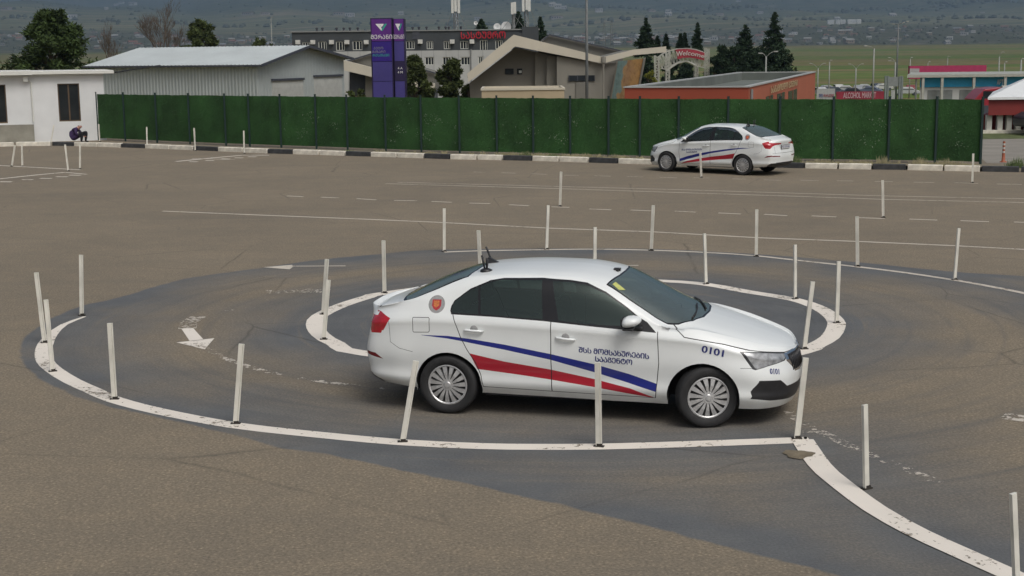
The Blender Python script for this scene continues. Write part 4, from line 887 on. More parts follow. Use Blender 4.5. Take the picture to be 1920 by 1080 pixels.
for k in range(4): m.prism([ib_[k]+Vector((0,-.3,0)), ib_[k+1]+Vector((0,-.3,0)), ot[k+1]+Vector((0,-.3,0)), ot[k]+Vector((0,-.3,0))], (0,.08,0))
m.build('sign_band', M_ared, arch)
vs, fs = text_mesh('Welcome', 1.0, bold=.02, shear=.2); mn, mx_ = min(v.x for v in vs), max(v.x for v in vs); m = MB(); out = []
for v in vs:
    t = (v.x-mn)/(mx_-mn)*3.98; i = min(int(t), 3); p = ib_[i].lerp(ib_[i+1], t-i); q = ot[i].lerp(ot[i+1], t-i); out.append(p.lerp(q, .5+v.y*.75)+Vector((0,-.36-v.z*2,0)))
m.add(out, fs); m.build('lettering', M_hfr, arch)

# ---------------------------------------------------------------- market strip and petrol station on the right
M_ban = mat('dark_red_banner', (.25,.015,.035), rough=.6, var=.2, scale=1); M_bang = mat('pale_banner', (.36,.36,.36), rough=.7, var=.1); M_bb = mat('grey_billboard_back', (.20,.22,.22), rough=.6, var=.1)
DM = 200.0
def fbox(x0, y0, x1, y1, Y, dep, zb=None):
    a, b = at(x0, y1, Y), at(x1, y0, Y); return a.x, (zb if zb is not None else a.z), b.x, b.z
def panel(nm, lab, cat, px0, py0, px1, py1, Y, mt, dep=.2, zb=None, group=None, posts=True):
    x0, z0, x1, z1 = fbox(px0, py0, px1, py1, Y, dep); e_ = empty(nm, ((x0+x1)/2, Y, zt(Y)), label=lab, cat=cat, group=group); oz = zt(Y); h = (x1-x0)/2
    m = MB(); m.box(-h, 0, z0-oz, h, dep, z1-oz); m.build('board', mt, e_)
    if posts:
        m = MB(); m.tube([(-h*.8, dep/2, 0), (-h*.8, dep/2, z0-oz)], .08, 6); m.tube([(h*.8, dep/2, 0), (h*.8, dep/2, z0-oz)], .08, 6); m.build('frame', M_grey, e_)
    return e_, h, z0-oz, z1-oz
e_, h, z0, z1 = panel('market_banner', 'dark red banner with pale capital letters above the fence, right of the red building', 'banner', 1568, 171, 1660, 187, DM, M_ban)
M_pink = mat('pale_pink_letters', (.55,.38,.42), rough=.6, var=0)
def fit(body, x0, x1, z0, z1, y, mt, par, bold=.03):
    vs, fs = text_mesh(body, 1.0, bold=bold); mn, mx_ = min(v.x for v in vs), max(v.x for v in vs); a, b = min(v.y for v in vs), max(v.y for v in vs); m = MB()
    m.add([(x0+(v.x-mn)/(mx_-mn)*(x1-x0), y-v.z*2, z0+(v.y-a)/(b-a)*(z1-z0)) for v in vs], fs); return m.build('lettering', mt, par)
fit('ALCOHOL MARKET', -h*.72, h*.62, z1-.92, z1-.12, -.03, M_pink, e_)
e_, h, z0, z1 = panel('market_banner', 'pale grey banner with blue and red letters left of the dark red banner', 'banner', 1531, 166, 1566, 187, DM+3, M_bang)
fit('ᲓᲦᲔ', -h*.75, -h*.35, z1-1.25, z1-.75, -.03, mat('blue_letters', (.05,.06,.25), var=0), e_); fit('ᲛᲐᲠᲙᲔᲢᲘ', -h*.25, h*.9, z1-1.2, z1-.75, -.03, M_ared, e_)
# grey billboard seen from behind
x0, z0, x1, z1 = fbox(1660, 142, 1694, 187, 190, .4); oz = zt(190); e_ = empty('billboard', ((x0+x1)/2, 190, oz), label='grey billboard frame standing right of the dark red banner', cat='billboard'); h = (x1-x0)/2
m = MB()
for x in (-h, -h*.72, h*.62, h*.9): m.box(x-.11, 0, 0, x+.11, .35, z1-oz-(0 if x < 0 else .1))
for k in range(9): m.box(-h, .05, (z1-oz)*k/9+.3, -h*.72, .12, (z1-oz)*k/9+.37); m.box(h*.62, .05, (z1-oz)*k/9+.3, h*.9, .12, (z1-oz)*k/9+.37)
m.build('frame', M_bb, e_); zc = at(1676, 162, 190).z; m = MB(); m.box(-h*.60, .1, zc-oz, h*.5, .3, z1-oz-.15); m.build('board', M_grey, e_)
m = MB(); zz = at(1676, 169, 190).z; m.box(-h*.35, .0, zz-oz-1.6, h*.1, .2, zz-oz); m.build('white_box', M_bang, e_)
# blue shop building with canopy
M_bl = mat('blue_shop_fascia', (.015,.30,.56), rough=.5, var=.08); M_shop = mat('pale_shop_wall', (.50,.52,.52), rough=.7, var=.12, scale=.5); M_can = mat('grey_canopy_edge', (.36,.37,.33), rough=.6, var=.1); M_mag = mat('magenta_signboard', (.38,.03,.10), rough=.5, var=.1)
YB = 115.0; ob = at(1724, 190, YB); zg = zt(YB); shop = empty('blue_shop', (ob.x, YB, zg), label='shop building with a blue fascia under a grey canopy at the right', cat='building')
def SB(px, py, Y=YB): p = at(px, py, Y); return Vector((p.x-ob.x, Y-YB, p.z-zg))
a = SB(1724, 146); b = SB(2060, 140); zf0 = SB(1780, 163).z
m = MB(); m.prism([(0,0,0),(b.x,0,0),(b.x+4,12,0),(3.5,12,0)], (0,0,zf0)); m.build('wall', M_shop, shop)
m = MB(); m.prism([(-.05,-.15,zf0),(b.x,-.15,zf0),(b.x+4,12,zf0),(3.45,12,zf0)], (0,0,SB(1780,142).z-zf0)); m.build('fascia', M_bl, shop)
m = MB(); p0 = SB(1706,136,YB-1.6); p1 = SB(2060,131,YB-1.6); z_ = SB(1780,141.5,YB-1.6).z+.18; m.prism([(p0.x,-.9,z_-.34),(p1.x,-.9,z_-.34),(p1.x+4,12,z_-.34),(p0.x+3.9,12,z_-.34)], (0,0,.22)); m.build('canopy', M_can, shop)
for px in (1735, 1771, 1831, 1890): x = SB(px, 150, YB-1.4).x; m = MB(); m.box(x-.10, -.85, 0, x+.10, -.65, z_-.34); m.build('column', M_can, shop)
for px in (1740, 1800, 1860): x = SB(px, 150, YB).x; m = MB(); m.box(x, -.04, 0, x+2.0, 0, zf0-.25); m.build('shop_window', M_bb, shop)
fit('АРТ', SB(1868,150).x, SB(1880,150).x, zf0+.15, zf0+.55, -.18, M_whm, shop)
e_, h, z0, z1 = panel('magenta_signboard', 'magenta signboard rising behind the canopy of the blue shop', 'signboard', 1705, 122, 1850, 148, 135, M_mag, .5)
m = MB(); m.box(-h, -.05, z0+.15, -h*.75, -.01, z1-.25); m.build('poster', M_bang, e_)
# red lorry cab
M_tred = mat('red_lorry_paint', (.28,.015,.03), rough=.35, var=.05, coat=.4)
ot_ = at(1858, 185, 98); lor = empty('red_lorry', (ot_.x, 98, zt(98)), R(0), label='dark red lorry cab parked before the blue shop', cat='lorry'); zt2 = at(1845, 164, 98).z-zt(98)
m = MB(); m.prism([(-1.1,0,.5),(1.0,0,.5),(1.0,0,zt2-.02),(.5,0,zt2),(-.45,0,zt2-.12),(-.85,0,zt2-.5),(-1.1,0,zt2-.8)], (0,2.3,0)); m.build('cab', M_tred, lor, bevel=.06)
m = MB(); m.box(-.55, -.02, zt2-.75, .25, 0, zt2-.25); m.build('window', M_hwin, lor); m = MB(); m.lathe([(0,-.12),(.45,-.12),(.48,0),(.48,.15),(0,.15)], 20, Matrix.Translation((-.3,.1,.48)) @ Matrix.Rotation(PI/2, 4, 'X')); m.build('wheel', M_dark, lor)
m = MB(); m.box(.7, -.15, zt2-.35, 1.05, .1, zt2+.12); m.build('air_deflector', M_hfr, lor)
m = MB(); m.box(1.0, .1, .5, 5.5, 2.2, .85); m.build('chassis', M_dark, lor)
# station with white tent roof and dark red walls
M_tent = mat('white_tent_roof', (.72,.74,.74), rough=.5, var=.04); M_dred = mat('dark_red_cladding', (.20,.022,.018), rough=.6, var=.12, scale=.8); M_pil = mat('pale_pillar', (.42,.42,.38), rough=.7, var=.1)
YS = 66.0; og = gp(1850, 249.5); YS = og.y; st = empty('station_building', (og.x, YS, 0), label='dark red building with pale pillars under a white tent shaped roof at the right edge', cat='building')
def SS(px, py, Y=None): p = at(px, py, Y or YS); return Vector((p.x-og.x, (Y or YS)-YS, p.z))
z0r = SS(1850, 186).z; zw = SS(1850, 215).z; xe = 9.0; x00 = SS(1847, 200).x
m = MB(); m.prism([(x00,.3,0),(xe,.3,0),(xe+3,7,0),(x00+2.9,7,0)][::-1], (0,0,zw-.02)); m.build('wall', M_dred, st)
m = MB(); m.prism([(x00-.05,-.6,zw),(xe,-.6,zw),(xe+3,7.0,zw),(x00+2.85,7.0,zw)][::-1], (0,0,z0r-zw)); m.build('fascia', M_dred, st)
ap = SS(1935, 136, YS+3); m = MB(); b0 = Vector((x00-.15, -.75, z0r)); b1 = Vector((xe, -.75, z0r)); b2 = Vector((xe+3, 7.2, z0r)); b3 = Vector((x00+2.75, 7.2, z0r)); ap = Vector((ap.x+.6, 3.2, ap.z+.1))
m.add([b0, b1, b2, b3, ap, b0+Vector((0,0,.10)), b1+Vector((0,0,.10)), b2+Vector((0,0,.10)), b3+Vector((0,0,.10))], [(0,1,6,5),(1,2,7,6),(2,3,8,7),(3,0,5,8),(5,6,4),(6,7,4),(7,8,4),(8,5,4)]); m.build('roof', M_tent, st)
for px in (1849, 1869, 1886, 1903, 1921): x = SS(px, 230).x; m = MB(); m.box(x-.11, -.42, 0, x+.11, -.2, zw); m.build('pillar', M_pil, st)
# striped delineator post
M_or = mat('orange_brown_plastic', (.32,.085,.04), rough=.6, var=.1); b = gp(1881, 304.5); t = at(1881.5, 265, b.y); H = t.z
e_ = empty('delineator_post', b, label='orange and white striped flexible post on the road beyond the fence end', cat='bollard')
m = MB(); m.lathe([(.11,0),(.11,.03),(.055,.05),(.045,H*.45)], 14); m.build('base', M_or, e_, smooth=True); m = MB()
n_ = 6
for k in range(n_): m.lathe([(.04,H*(.45+.55*k/n_)),(.038,H*(.45+.55*(k+1)/n_))], 14, None, k % 2)
m.build('striped_tube', [M_hfr, M_or], e_, smooth=True)

# ---------------------------------------------------------------- small parked cars, lamp posts, pylons
def small_car(nm, lab, loc, rz, col, grp, scl=1.0):
    r_ = empty(nm, loc, rz, label=lab, cat='car', group=grp); M_ = mat('parked_car_paint', col, rough=.35, var=.05); pr = [(-2.1,.35),(-2.15,.75),(-1.75,.95),(-1.2,1.0),(-.7,1.42),(.75,1.45),(1.35,1.0),(2.0,.85),(2.15,.6),(2.1,.32)]
    m = MB(); m.prism([(x, -.85, z) for x, z in pr], (0,1.7,0)); m.build('body', M_, r_, bevel=.08)
    m = MB(); m.prism([(-1.1,-.87,1.0),(1.2,-.87,1.0),(.68,-.80,1.38),(-.65,-.80,1.38)], (0,1.74,0)); m.build('windows', M_hwin, r_)
    for x in (-1.3, 1.3):
        for s in (-1, 1): m = MB(); m.lathe([(0,.1),(.3,.1),(.32,0),(.3,-.1),(0,-.1)], 14, Matrix.Translation((x, s*.78, .32)) @ Matrix.Rotation(PI/2, 4, 'X')); m.build('wheel', M_dark, r_)
    r_.scale = (scl,)*3; return r_
b = gp(2004, 252.0); small_car('parked_car', 'dark car parked before the dark red station building', (b.x, b.y, 0), R(6), (.02,.025,.035), None)
tuft_m = MB(); rk = random.Random(2); c = gp(1893, 247)
for _ in range(260):
    a = rk.uniform(0, 2*PI); e2 = rk.uniform(0, PI/2); r = .28*rk.uniform(.6, 1); p = Vector((math.cos(a)*math.cos(e2), math.sin(a)*math.cos(e2), math.sin(e2)))*r; s = rk.uniform(.03,.06)
    q = Vector((rk.uniform(-1,1), rk.uniform(-1,1), rk.uniform(-1,1)))*s; tuft_m.add([p, p+q, p+q.cross(Vector((0,0,1)))+Vector((0,0,s))], [(0,1,2)])
tuft_m.build('yellow_shrub', mat('yellow_leaves', (.30,.28,.04), rough=.9, var=.3), loc=(c.x, c.y-.3, .0), label='small yellow green shrub beside the dark parked car', cat='shrub')
rk = random.Random(21); cols = [(.45,.46,.47),(.05,.06,.08),(.30,.31,.33),(.02,.02,.03),(.5,.5,.48),(.12,.14,.2),(.22,.05,.05)]
names = ['white', 'dark blue', 'silver', 'black', 'cream', 'blue', 'red']; k = 0
CARLAB = ['small white car parked far off, just right of the red building','small silver car parked far off, second from the red building','small dark blue car parked far off over the pale banner','small cream car parked far off at the banners gap','small white car parked far off at the left end of the red banner','small black car parked far off over the red banner','small grey car parked far off below the middle Y shaped lamp','small white car parked far off, right of the middle Y shaped lamp','small blue car parked far off over the word on the red banner','small dark car parked far off by the tall pale lamp post','small cream car parked far off at the right end of the red banner']
pos = [(1538,163),(1549,162),(1561,165),(1572,163),(1585,162),(1597,164),(1610,162),(1620,164),(1632,165),(1643,166),(1655,165),(1700,170),(1708,171)]
for i, (px, py) in enumerate(pos):
    Y = 330+rk.uniform(-30, 60); p = at(px, py, Y); ci = [0,2,1,4,0,3,2,0,5,1,4,0,6][i]
    small_car('parked_car', CARLAB[i] if px < 1660 else 'small '+names[ci]+' car between the grey billboard and the blue shop', (p.x, Y, zt(Y)+.0), rk.uniform(-.4,.4)+(PI/2 if i % 3 == 0 else 0), cols[ci], 'cars parked at the market', 1.25)
M_lamp = mat('galvanised_lamp_post', (.28,.29,.27), rough=.6, var=.1); M_lampd = mat('dark_grey_lamp_post', (.13,.14,.14), rough=.6, var=.1); M_lh = mat('lamp_head_grey', (.36,.36,.34), rough=.4, var=0)
def lamp(px, pyt, Y, wpx, arms, lab, mt=None, pyb=None, hx_=1.0):
    t = at(px, pyt, Y); zg = zt(Y); r = wpx/2/FPX*Y; e_ = empty('lamp_post', (t.x, Y, zg), label=lab, cat='lamp post', group='lamp posts beyond the fence'); H = t.z-zg
    m = MB(); m.tube([(0,0,0), (0,0,H)], [r*1.15, r*.8], 8); m.build('post', mt or M_lamp, e_, smooth=True)
    for dx, dz in arms:
        s = Y/FPX; x = dx*s; z = abs(dz)*s; m = MB(); m.tube([(0,0,H-.05), (x*.6,0,H+z*.75), (x,0,H+z)], max(.025, r*.35), 6); m.build('arm', mt or M_lamp, e_, smooth=True)
        m = MB(); m.box(x-.35*(1 if dx < 0 else 0), -.12, H+z-.05, x+.35*(1 if dx > 0 else 0), .12, H+z+.05); m.build('lamp_head', M_lh, e_, bevel=.02)
lamp(1100, -30, 70, 5.5, [(-16,-4),(16,-4)], 'thick dark grey lamp post rising through the top of the picture before the hall', M_lampd)
lamp(1436.5, 106, 125, 3.2, [(-7,-6),(14,-9)], 'short pale double lamp post behind the red building', M_lamp)
lamp(1534, 128, 210, 2.6, [(-12,-9),(10,-9)], 'pale Y shaped lamp post just right of the red building')
lamp(1555.5, 116, 240, 2.4, [(1,-3)], 'thin straight lamp post over the parked cars, second from the red building')
lamp(1605, 128, 230, 2.6, [(-10,-8),(10,-8)], 'pale Y shaped lamp post in the middle of the market strip')
lamp(1639, 91, 150, 3.4, [(-13,-5)], 'tall pale lamp post with one arm to the left before the market banner')
lamp(1679, 116, 220, 3.2, [(-10,-8),(-9,2)], 'short pale lamp post with arms to the left above the grey billboard')
lamp(1684.5, 46, 210, 3.2, [(-7,-1),(7,-3),(14,-5)], 'tallest dark grey mast above the grey billboard, with a cross of lamps', M_lampd)
lamp(1707, 110, 230, 2.0, [(0.5,-2)], 'very thin post left of the magenta signboard')
lamp(1740, 118, 250, 1.8, [(.5,-2)], 'thin post behind the left part of the magenta signboard')
lamp(1777, 108, 250, 1.8, [(.5,-2)], 'thin post behind the middle of the magenta signboard')
lamp(1874, 106, 200, 3.0, [(4,-8)], 'pale lamp post with a round head above the blue shop')
lamp(1884, 118, 230, 2.2, [(.5,-2)], 'thin post beside the round headed lamp above the blue shop')
lamp(1915, 112, 160, 4.0, [(.5,-2)], 'pale post at the right edge above the blue shop')
lamp(508, 33, 260, 1.6, [(.5,-1)], 'very thin pale mast beyond the shed roof, left of the hotel')
def pylon(px, pyt, Y, w, lab):
    t = at(px, pyt, Y); zg = zt(Y); H = t.z-zg; e_ = empty('power_pylon', (t.x, Y, zg), label=lab, cat='pylon', group='far power pylons'); m = MB(); w *= Y/FPX
    for s in (-1, 1):
        for s2 in (-1, 1): m.tube([(s*w/2, s2*w/2, 0), (s*w*.12, s2*w*.12, H)], .10, 4)
    n = 9
    for k in range(n):
        f0, f1 = 1-.88*k/n, 1-.88*(k+1)/n
        for s in (-1, 1): m.tube([(s*w/2*f0, -w/2*f0, H*k/n), (-s*w/2*f1, -w/2*f1, H*(k+1)/n)], .05, 4)
    for zf, l in ((.72,1.4),(.82,1.6),(.92,1.2)): m.tube([(-w*l/2,0,H*zf), (w*l/2,0,H*zf)], .08, 4)
    m.build('lattice', M_lampd, e_)
pylon(1133, 42, 900, 9, 'thin lattice pylon on the plain above the hall roof, left one of two'); pylon(1147, 38, 950, 9, 'thin lattice pylon on the plain above the hall roof, right one of two'); pylon(1308+0, 22, 4600, 5, 'tiny pylon on the far slope above the conifers')

# ---------------------------------------------------------------- trees
M_bark = mat('brown_bark', (.075,.055,.04), rough=.95, var=.3, scale=4); M_twig = mat('grey_brown_twigs', (.125,.10,.080), rough=.95, var=.25, scale=2)
def leafmat(nm, c): return mat(nm, c, rough=.9, var=.6, scale=.9, detail=6, spec=.2)
M_pine = leafmat('pine_needles', (.045,.070,.022)); M_con = leafmat('conifer_needles', (.028,.048,.026)); M_bush = leafmat('bush_leaves', (.060,.078,.026)); M_yel = leafmat('yellow_green_leaves', (.16,.17,.03))
def leaves(m, c, r, n, rk, s0, s1, flat=.8):
    for _ in range(n):
        d = Vector((rk.gauss(0,1), rk.gauss(0,1), rk.gauss(0,1)*flat)); d = d.normalized()*r*(rk.random()**.45); p = c+d
        a = Vector((rk.uniform(-1,1), rk.uniform(-1,1), rk.uniform(-.6,1))).normalized(); b = a.cross(Vector((rk.uniform(-1,1), rk.uniform(-1,1), rk.uniform(-1,1)))).normalized(); s = rk.uniform(s0, s1)
        m.add([p-b*s*.22, p+b*s*.22, p+a*s], [(0,1,2)])
def round_tree(nm, lab, cat, px, pyt, pyb, wpx, Y, mt, seed, clumps, n=90, group='trees beyond the fence', profile=None, leaf=(.12,.27), cs=1.0):
    rk = random.Random(seed); t = at(px, pyt, Y); b = at(px, pyb, Y); s = Y/FPX; W = wpx*s/2; zg = zt(Y); e_ = empty(nm, (t.x, Y, zg), label=lab, cat=cat, group=group); H = t.z-zg; zb_ = max(.3, b.z-zg); m = MB(); mt_ = MB()
    mt_.tube([(0,0,0), (W*.06, 0, H*.35), (-W*.03, 0, H*.7), (0,0,H*.93)], [H*.022+.04, H*.017+.03, H*.009+.02, .015], 7)
    for k in range(clumps):
        f = (k+.5)/clumps; z = zb_+(H-zb_)*f**.9; wd = W*(profile(f) if profile else math.sin(PI*min(1, .18+f*.82))**.6); a = rk.uniform(0, 2*PI)*1.0+k*2.4; rr = wd*rk.uniform(.35, .92)
        c = Vector((math.cos(a)*rr, math.sin(a)*rr, z)); cr = max(W*.11, W*rk.uniform(.20,.34)*(1.05-f*.45)*cs)
        z = min(z, H-cr*.8); c.z = z
        leaves(m, c, cr, n, rk, leaf[0], leaf[1], .75); mt_.tube([(0,0,max(.2, z-rr*.55)), (c.x*.5, c.y*.5, z-rr*.2), (c.x, c.y, z)], [.05,.035,.012], 4)
        for q in range(2): d = Vector((rk.gauss(0,1), rk.gauss(0,1), rk.gauss(0,.6))).normalized()*cr*1.15; leaves(m, c+d, cr*.4, n//4, rk, leaf[0], leaf[1])
    mt_.build('trunk', M_bark, e_); m.build('crown', mt, e_); return e_
def cone_tree(nm, lab, px, pyt, pyb, wpx, Y, mt, seed, tiers=16, group='conifers beyond the fence', leaf=(.2,.5), pw=.85):
    rk = random.Random(seed); t = at(px, pyt, Y); b = at(px, pyb, Y); s = Y/FPX; W = wpx*s/2; zg = zt(Y); e_ = empty(nm, (t.x, Y, zg), label=lab, cat='conifer', group=group); H = t.z-zg; z0 = max(.3, b.z-zg); m = MB(); mt_ = MB()
    mt_.tube([(0,0,0),(0,0,H*.5),(0,0,H*.97)], [H*.02+.05, H*.012+.03, .02], 7)
    for k in range(tiers):
        f = k/(tiers-1); z = z0+(H-z0)*f; rad = W*(1-f)**pw*rk.uniform(.78, 1.1)+.06*W; nb = int(7*(1-f)+3)
        for q in range(nb):
            a = rk.uniform(0, 2*PI); L = rad*rk.uniform(.65, 1.05); tip = Vector((math.cos(a)*L, math.sin(a)*L, z+L*rk.uniform(-.25,.28)))
            mt_.tube([(0,0,z), tip], [.03,.01], 3, cap=False)
            for j in range(1, 5): p = Vector((0,0,z)).lerp(tip, j/4.0); leaves(m, p, max(.10, rad*.20), 16, rk, leaf[0]*(.6+.6*(1-f)), leaf[1]*(.6+.6*(1-f)), .55)
    leaves(m, Vector((0,0,H*.97)), W*.10+.05, 20, rk, .12, .3, 1.6)
    mt_.build('trunk', M_bark, e_); m.build('crown', mt, e_); return e_
def bare_tree(nm, lab, px, pyt, pyb, wpx, Y, seed, lv=6):
    rk = random.Random(seed); t = at(px, pyt, Y); s = Y/FPX; zg = zt(Y); H = t.z-zg; e_ = empty(nm, (t.x, Y, zg), label=lab, cat='bare tree', group='leafless trees beyond the shed'); m = MB(); W = wpx*s/2
    mt_ = MB(); mt_.tube([(0,0,0),(.1,0,H*.22),(.05,0,H*.38)], [.26,.20,.15], 7)
    def br(p, d, L, r, l):
        q = p+d*L*.5+Vector((rk.uniform(-.1,.1), rk.uniform(-.1,.1), 0))*L; e2 = p+d*L+Vector((rk.uniform(-.12,.12), rk.uniform(-.12,.12), .05))*L; m.tube([p, q, e2], [r, r*.8, r*.55], 4 if l > 2 else 3, cap=False)
        if l == 0: return
        for _ in range(3 if l > 4 else 2+(rk.random() < .35)):
            nd_ = (d+Vector((rk.uniform(-.65,.65), rk.uniform(-.65,.65), rk.uniform(-.05,.45)))).normalized(); br(q.lerp(e2, rk.uniform(.2,1)), nd_, L*rk.uniform(.62,.85), max(.016, r*.58), l-1)
    for k in range(5): a = k*1.25; br(Vector((.05,0,H*(.25+.04*k))), Vector((math.cos(a)*.42, math.sin(a)*.42, 1)).normalized(), H*.20, .13, lv)
    zs = max(v[2] for v in m.v); xs_ = max(abs(v[0]) for v in m.v); m.v = [(v[0]*W/xs_, v[1]*W/xs_, v[2] if v[2] < H*.3 else H*.3+(v[2]-H*.3)*(H*.7)/(zs-H*.3)) for v in m.v]
    mt_.build('trunk', M_twig, e_); m.build('branches', M_twig, e_)
prof_pine = lambda f: (1.0 if f < .26 else .72 if f < .40 else .84 if f < .50 else .48 if f < .66 else .56 if f < .78 else .30)
round_tree('pine_tree', 'big dark pine rising behind the white house at the left', 'pine tree', 90, 20, 150, 184, 100, M_pine, 8, 58, 200, profile=prof_pine, cs=.78, leaf=(.16,.42))
round_tree('pine_tree', 'round topped pine showing over the grey shed roof', 'pine tree', 376, 40, 110, 74, 150, M_bush, 2, 24, 170, leaf=(.2,.5))
round_tree('pine_tree', 'low pine top just over the shed ridge, left of the hotel', 'pine tree', 487, 75, 110, 52, 150, M_bush, 12, 12, 90, leaf=(.2,.5))
bare_tree('bare_tree', 'tall leafless tree behind the shed, reaching the top of the picture', 302, -8, 110, 104, 150, 3)
bare_tree('bare_tree', 'smaller leafless tree left of the tall one, between the pine and the shed roof', 205, 36, 125, 56, 150, 4, 5)
round_tree('pine_tree', 'narrow pine right beside the purple pylon sign', 'pine tree', 775, 106, 190, 84, 92, M_bush, 5, 30, 260, cs=.75, profile=lambda f: .95-.75*f)
round_tree('pine_tree', 'bushy pine before the hotel, left of the cream roof edge', 'pine tree', 845, 113, 190, 86, 92, M_bush, 6, 38, 240, cs=.72, profile=lambda f: 1.0-.72*f)
round_tree('pine_tree', 'low dark bush at the foot of the cream roof edge, left of the beige block', 'bush', 880, 160, 195, 40, 90, M_bush, 16, 10, 90)
cone_tree('conifer', 'small conifer top behind the hotel sign', 902, 38, 62, 26, 165, M_con, 7, 8); cone_tree('conifer', 'conifer top behind the phone masts', 972, 24, 60, 34, 165, M_con, 8, 9); cone_tree('conifer', 'conifer top right of the dark hotel roof block', 1013, 34, 75, 28, 165, M_con, 9, 10)
cone_tree('conifer', 'broad dark conifer behind the right tip of the cream roof', 1211, 36, 100, 44, 170, M_con, 10, 14)
cone_tree('conifer', 'slim small conifer right of the broad one behind the roof tip', 1233, 70, 100, 12, 170, M_con, 11, 8); cone_tree('conifer', 'slim conifer by the left shoulder of the lattice arch', 1249, 66, 100, 14, 170, M_con, 12, 8)
cone_tree('conifer', 'slim conifer, left one of a close pair over the arch', 1276, 65, 95, 13, 180, M_con, 13, 9); cone_tree('conifer', 'slim conifer, right one of a close pair over the arch', 1284, 64, 95, 11, 180, M_con, 14, 9); cone_tree('conifer', 'conifer rising over the red lettering of the arch', 1308, 45, 100, 24, 180, M_con, 15, 12)
cone_tree('conifer', 'tallest dark conifer behind the red building', 1454, 26, 145, 72, 150, M_con, 16, 26, pw=.72); cone_tree('conifer', 'second tallest conifer left of the tallest one behind the red building', 1398, 50, 145, 70, 155, M_con, 17, 22, pw=.7)
for i, (px, yt, w_) in enumerate(((1356,88,44),(1378,92,40),(1422,96,44))): round_tree('conifer_bush', ['bushy evergreen right of the lattice arch, leftmost of three low ones','bushy evergreen between the arch and the second tallest conifer','bushy evergreen between the two tallest conifers'][i], 'evergreen', px, yt, 150, w_*1.15, 148, M_con, 30+i, 24, 150, leaf=(.2,.45), profile=lambda f: 1.0-.6*f)
for i, (px, yt, w_) in enumerate(((1215,108,34),(1262,112,40),(1290,118,44),(1340,108,36))): round_tree('evergreen', ['dark evergreen seen between the mosaic panel and the arch','dark evergreen seen through the left opening of the arch','dark evergreen seen through the middle of the arch','dark evergreen just right of the arch'][i], 'evergreen', px, yt, 165, w_, 165, M_con, 40+i, 20, 120, leaf=(.25,.5))
round_tree('yellow_bush', 'yellow green bush between the mosaic panel and the arch', 'bush', 1221, 134, 165, 26, 120, M_yel, 50, 9, 70)
round_tree('small_bush', 'tiny dark bush over the far end of the red building roof', 'bush', 1491, 127, 145, 14, 150, M_bush, 51, 6, 40)
round_tree('small_bush', 'low bush between the shed and the purple pylon', 'bush', 672, 168, 195, 46, 100, M_bush, 52, 9, 70)

# ---------------------------------------------------------------- far town and woods
rk = random.Random(77)
def far_house(wd, dp, h, wall, roof, pitched):
    m = MB(); m.box(-wd/2, -dp/2, -3, wd/2, dp/2, h, 0)
    if pitched: m.prism([(-wd/2-.4,-dp/2-.4,h),(wd/2+.4,-dp/2-.4,h),(wd/2+.4,0,h+2.2),(-wd/2-.4,0,h+2.2)], (0,.02,0), 1); m.add([(-wd/2-.4,-dp/2-.4,h+.01),(wd/2+.4,-dp/2-.4,h+.01),(wd/2+.4,dp/2+.4,h+.01),(-wd/2-.4,dp/2+.4,h+.01),(-wd/2-.4,0,h+2.4),(wd/2+.4,0,h+2.4)], [(0,1,5,4),(2,3,4,5),(1,2,5),(3,0,4)], 1)
    else: m.box(-wd/2-.2, -dp/2-.2, h, wd/2+.2, dp/2+.2, h+.4, 1)
    for k in range(int(wd/3)): x = -wd/2+1+3*k; m.box(x, -dp/2-.05, h*.35, x+1.2, -dp/2, h*.75, 2)
    return m
W_ = [mat('far_wall_pale', (.30,.28,.25), var=.1), mat('far_wall_white', (.42,.42,.41), var=.05), mat('far_wall_tan', (.28,.23,.17), var=.1), mat('far_wall_grey', (.22,.22,.21), var=.1)]
R_ = [mat('far_roof_rust', (.20,.09,.06), var=.15), mat('far_roof_grey', (.22,.23,.24), var=.1), mat('far_roof_pale', (.30,.30,.28), var=.1)]
protos = []
for k in range(10):
    m = far_house(rk.uniform(8, 16), rk.uniform(7, 11), rk.uniform(3, 6), 0, 0, k % 3 != 0); me = None
    o = m.build('far_house', [W_[[0,2,3,1,0,2,3,0,1,2][k]], R_[[0,1,2,1,0,2,1,0,2,1][k]], M_hwin]); protos.append(o)
cnt = 0
def place_far(o, x, y, rz, lab, grp, s=1.0, cat='house'):
    c = o if not o.get('label') else o.copy()
    if c is not o: COL.objects.link(c)
    c.location = (x, y, zt(y)+hill(x, y)); c.rotation_euler = (0, 0, rz); c.scale = (s,)*3; tag(c, lab, cat, grp); return c
for k in range(285):
    # clustered along the foot of the slope
    Y = rk.choice([rk.gauss(3350, 220), rk.gauss(3800, 160), rk.uniform(3050, 4300)]); px = rk.choice([rk.uniform(-30, 1950), rk.gauss(1500, 260), rk.gauss(1150, 160), rk.gauss(500, 200)]); x = (px-960)*Y/FPX
    place_far(protos[k % 10] if k < 10 else protos[rk.randrange(10)], x, Y, rk.uniform(-.5, .5), 'small far house of the town strung along the foot of the hills', 'houses of the far town', rk.uniform(.8, 1.5))
M_blockw = mat('white_block_wall', (.80,.80,.78), var=.04)
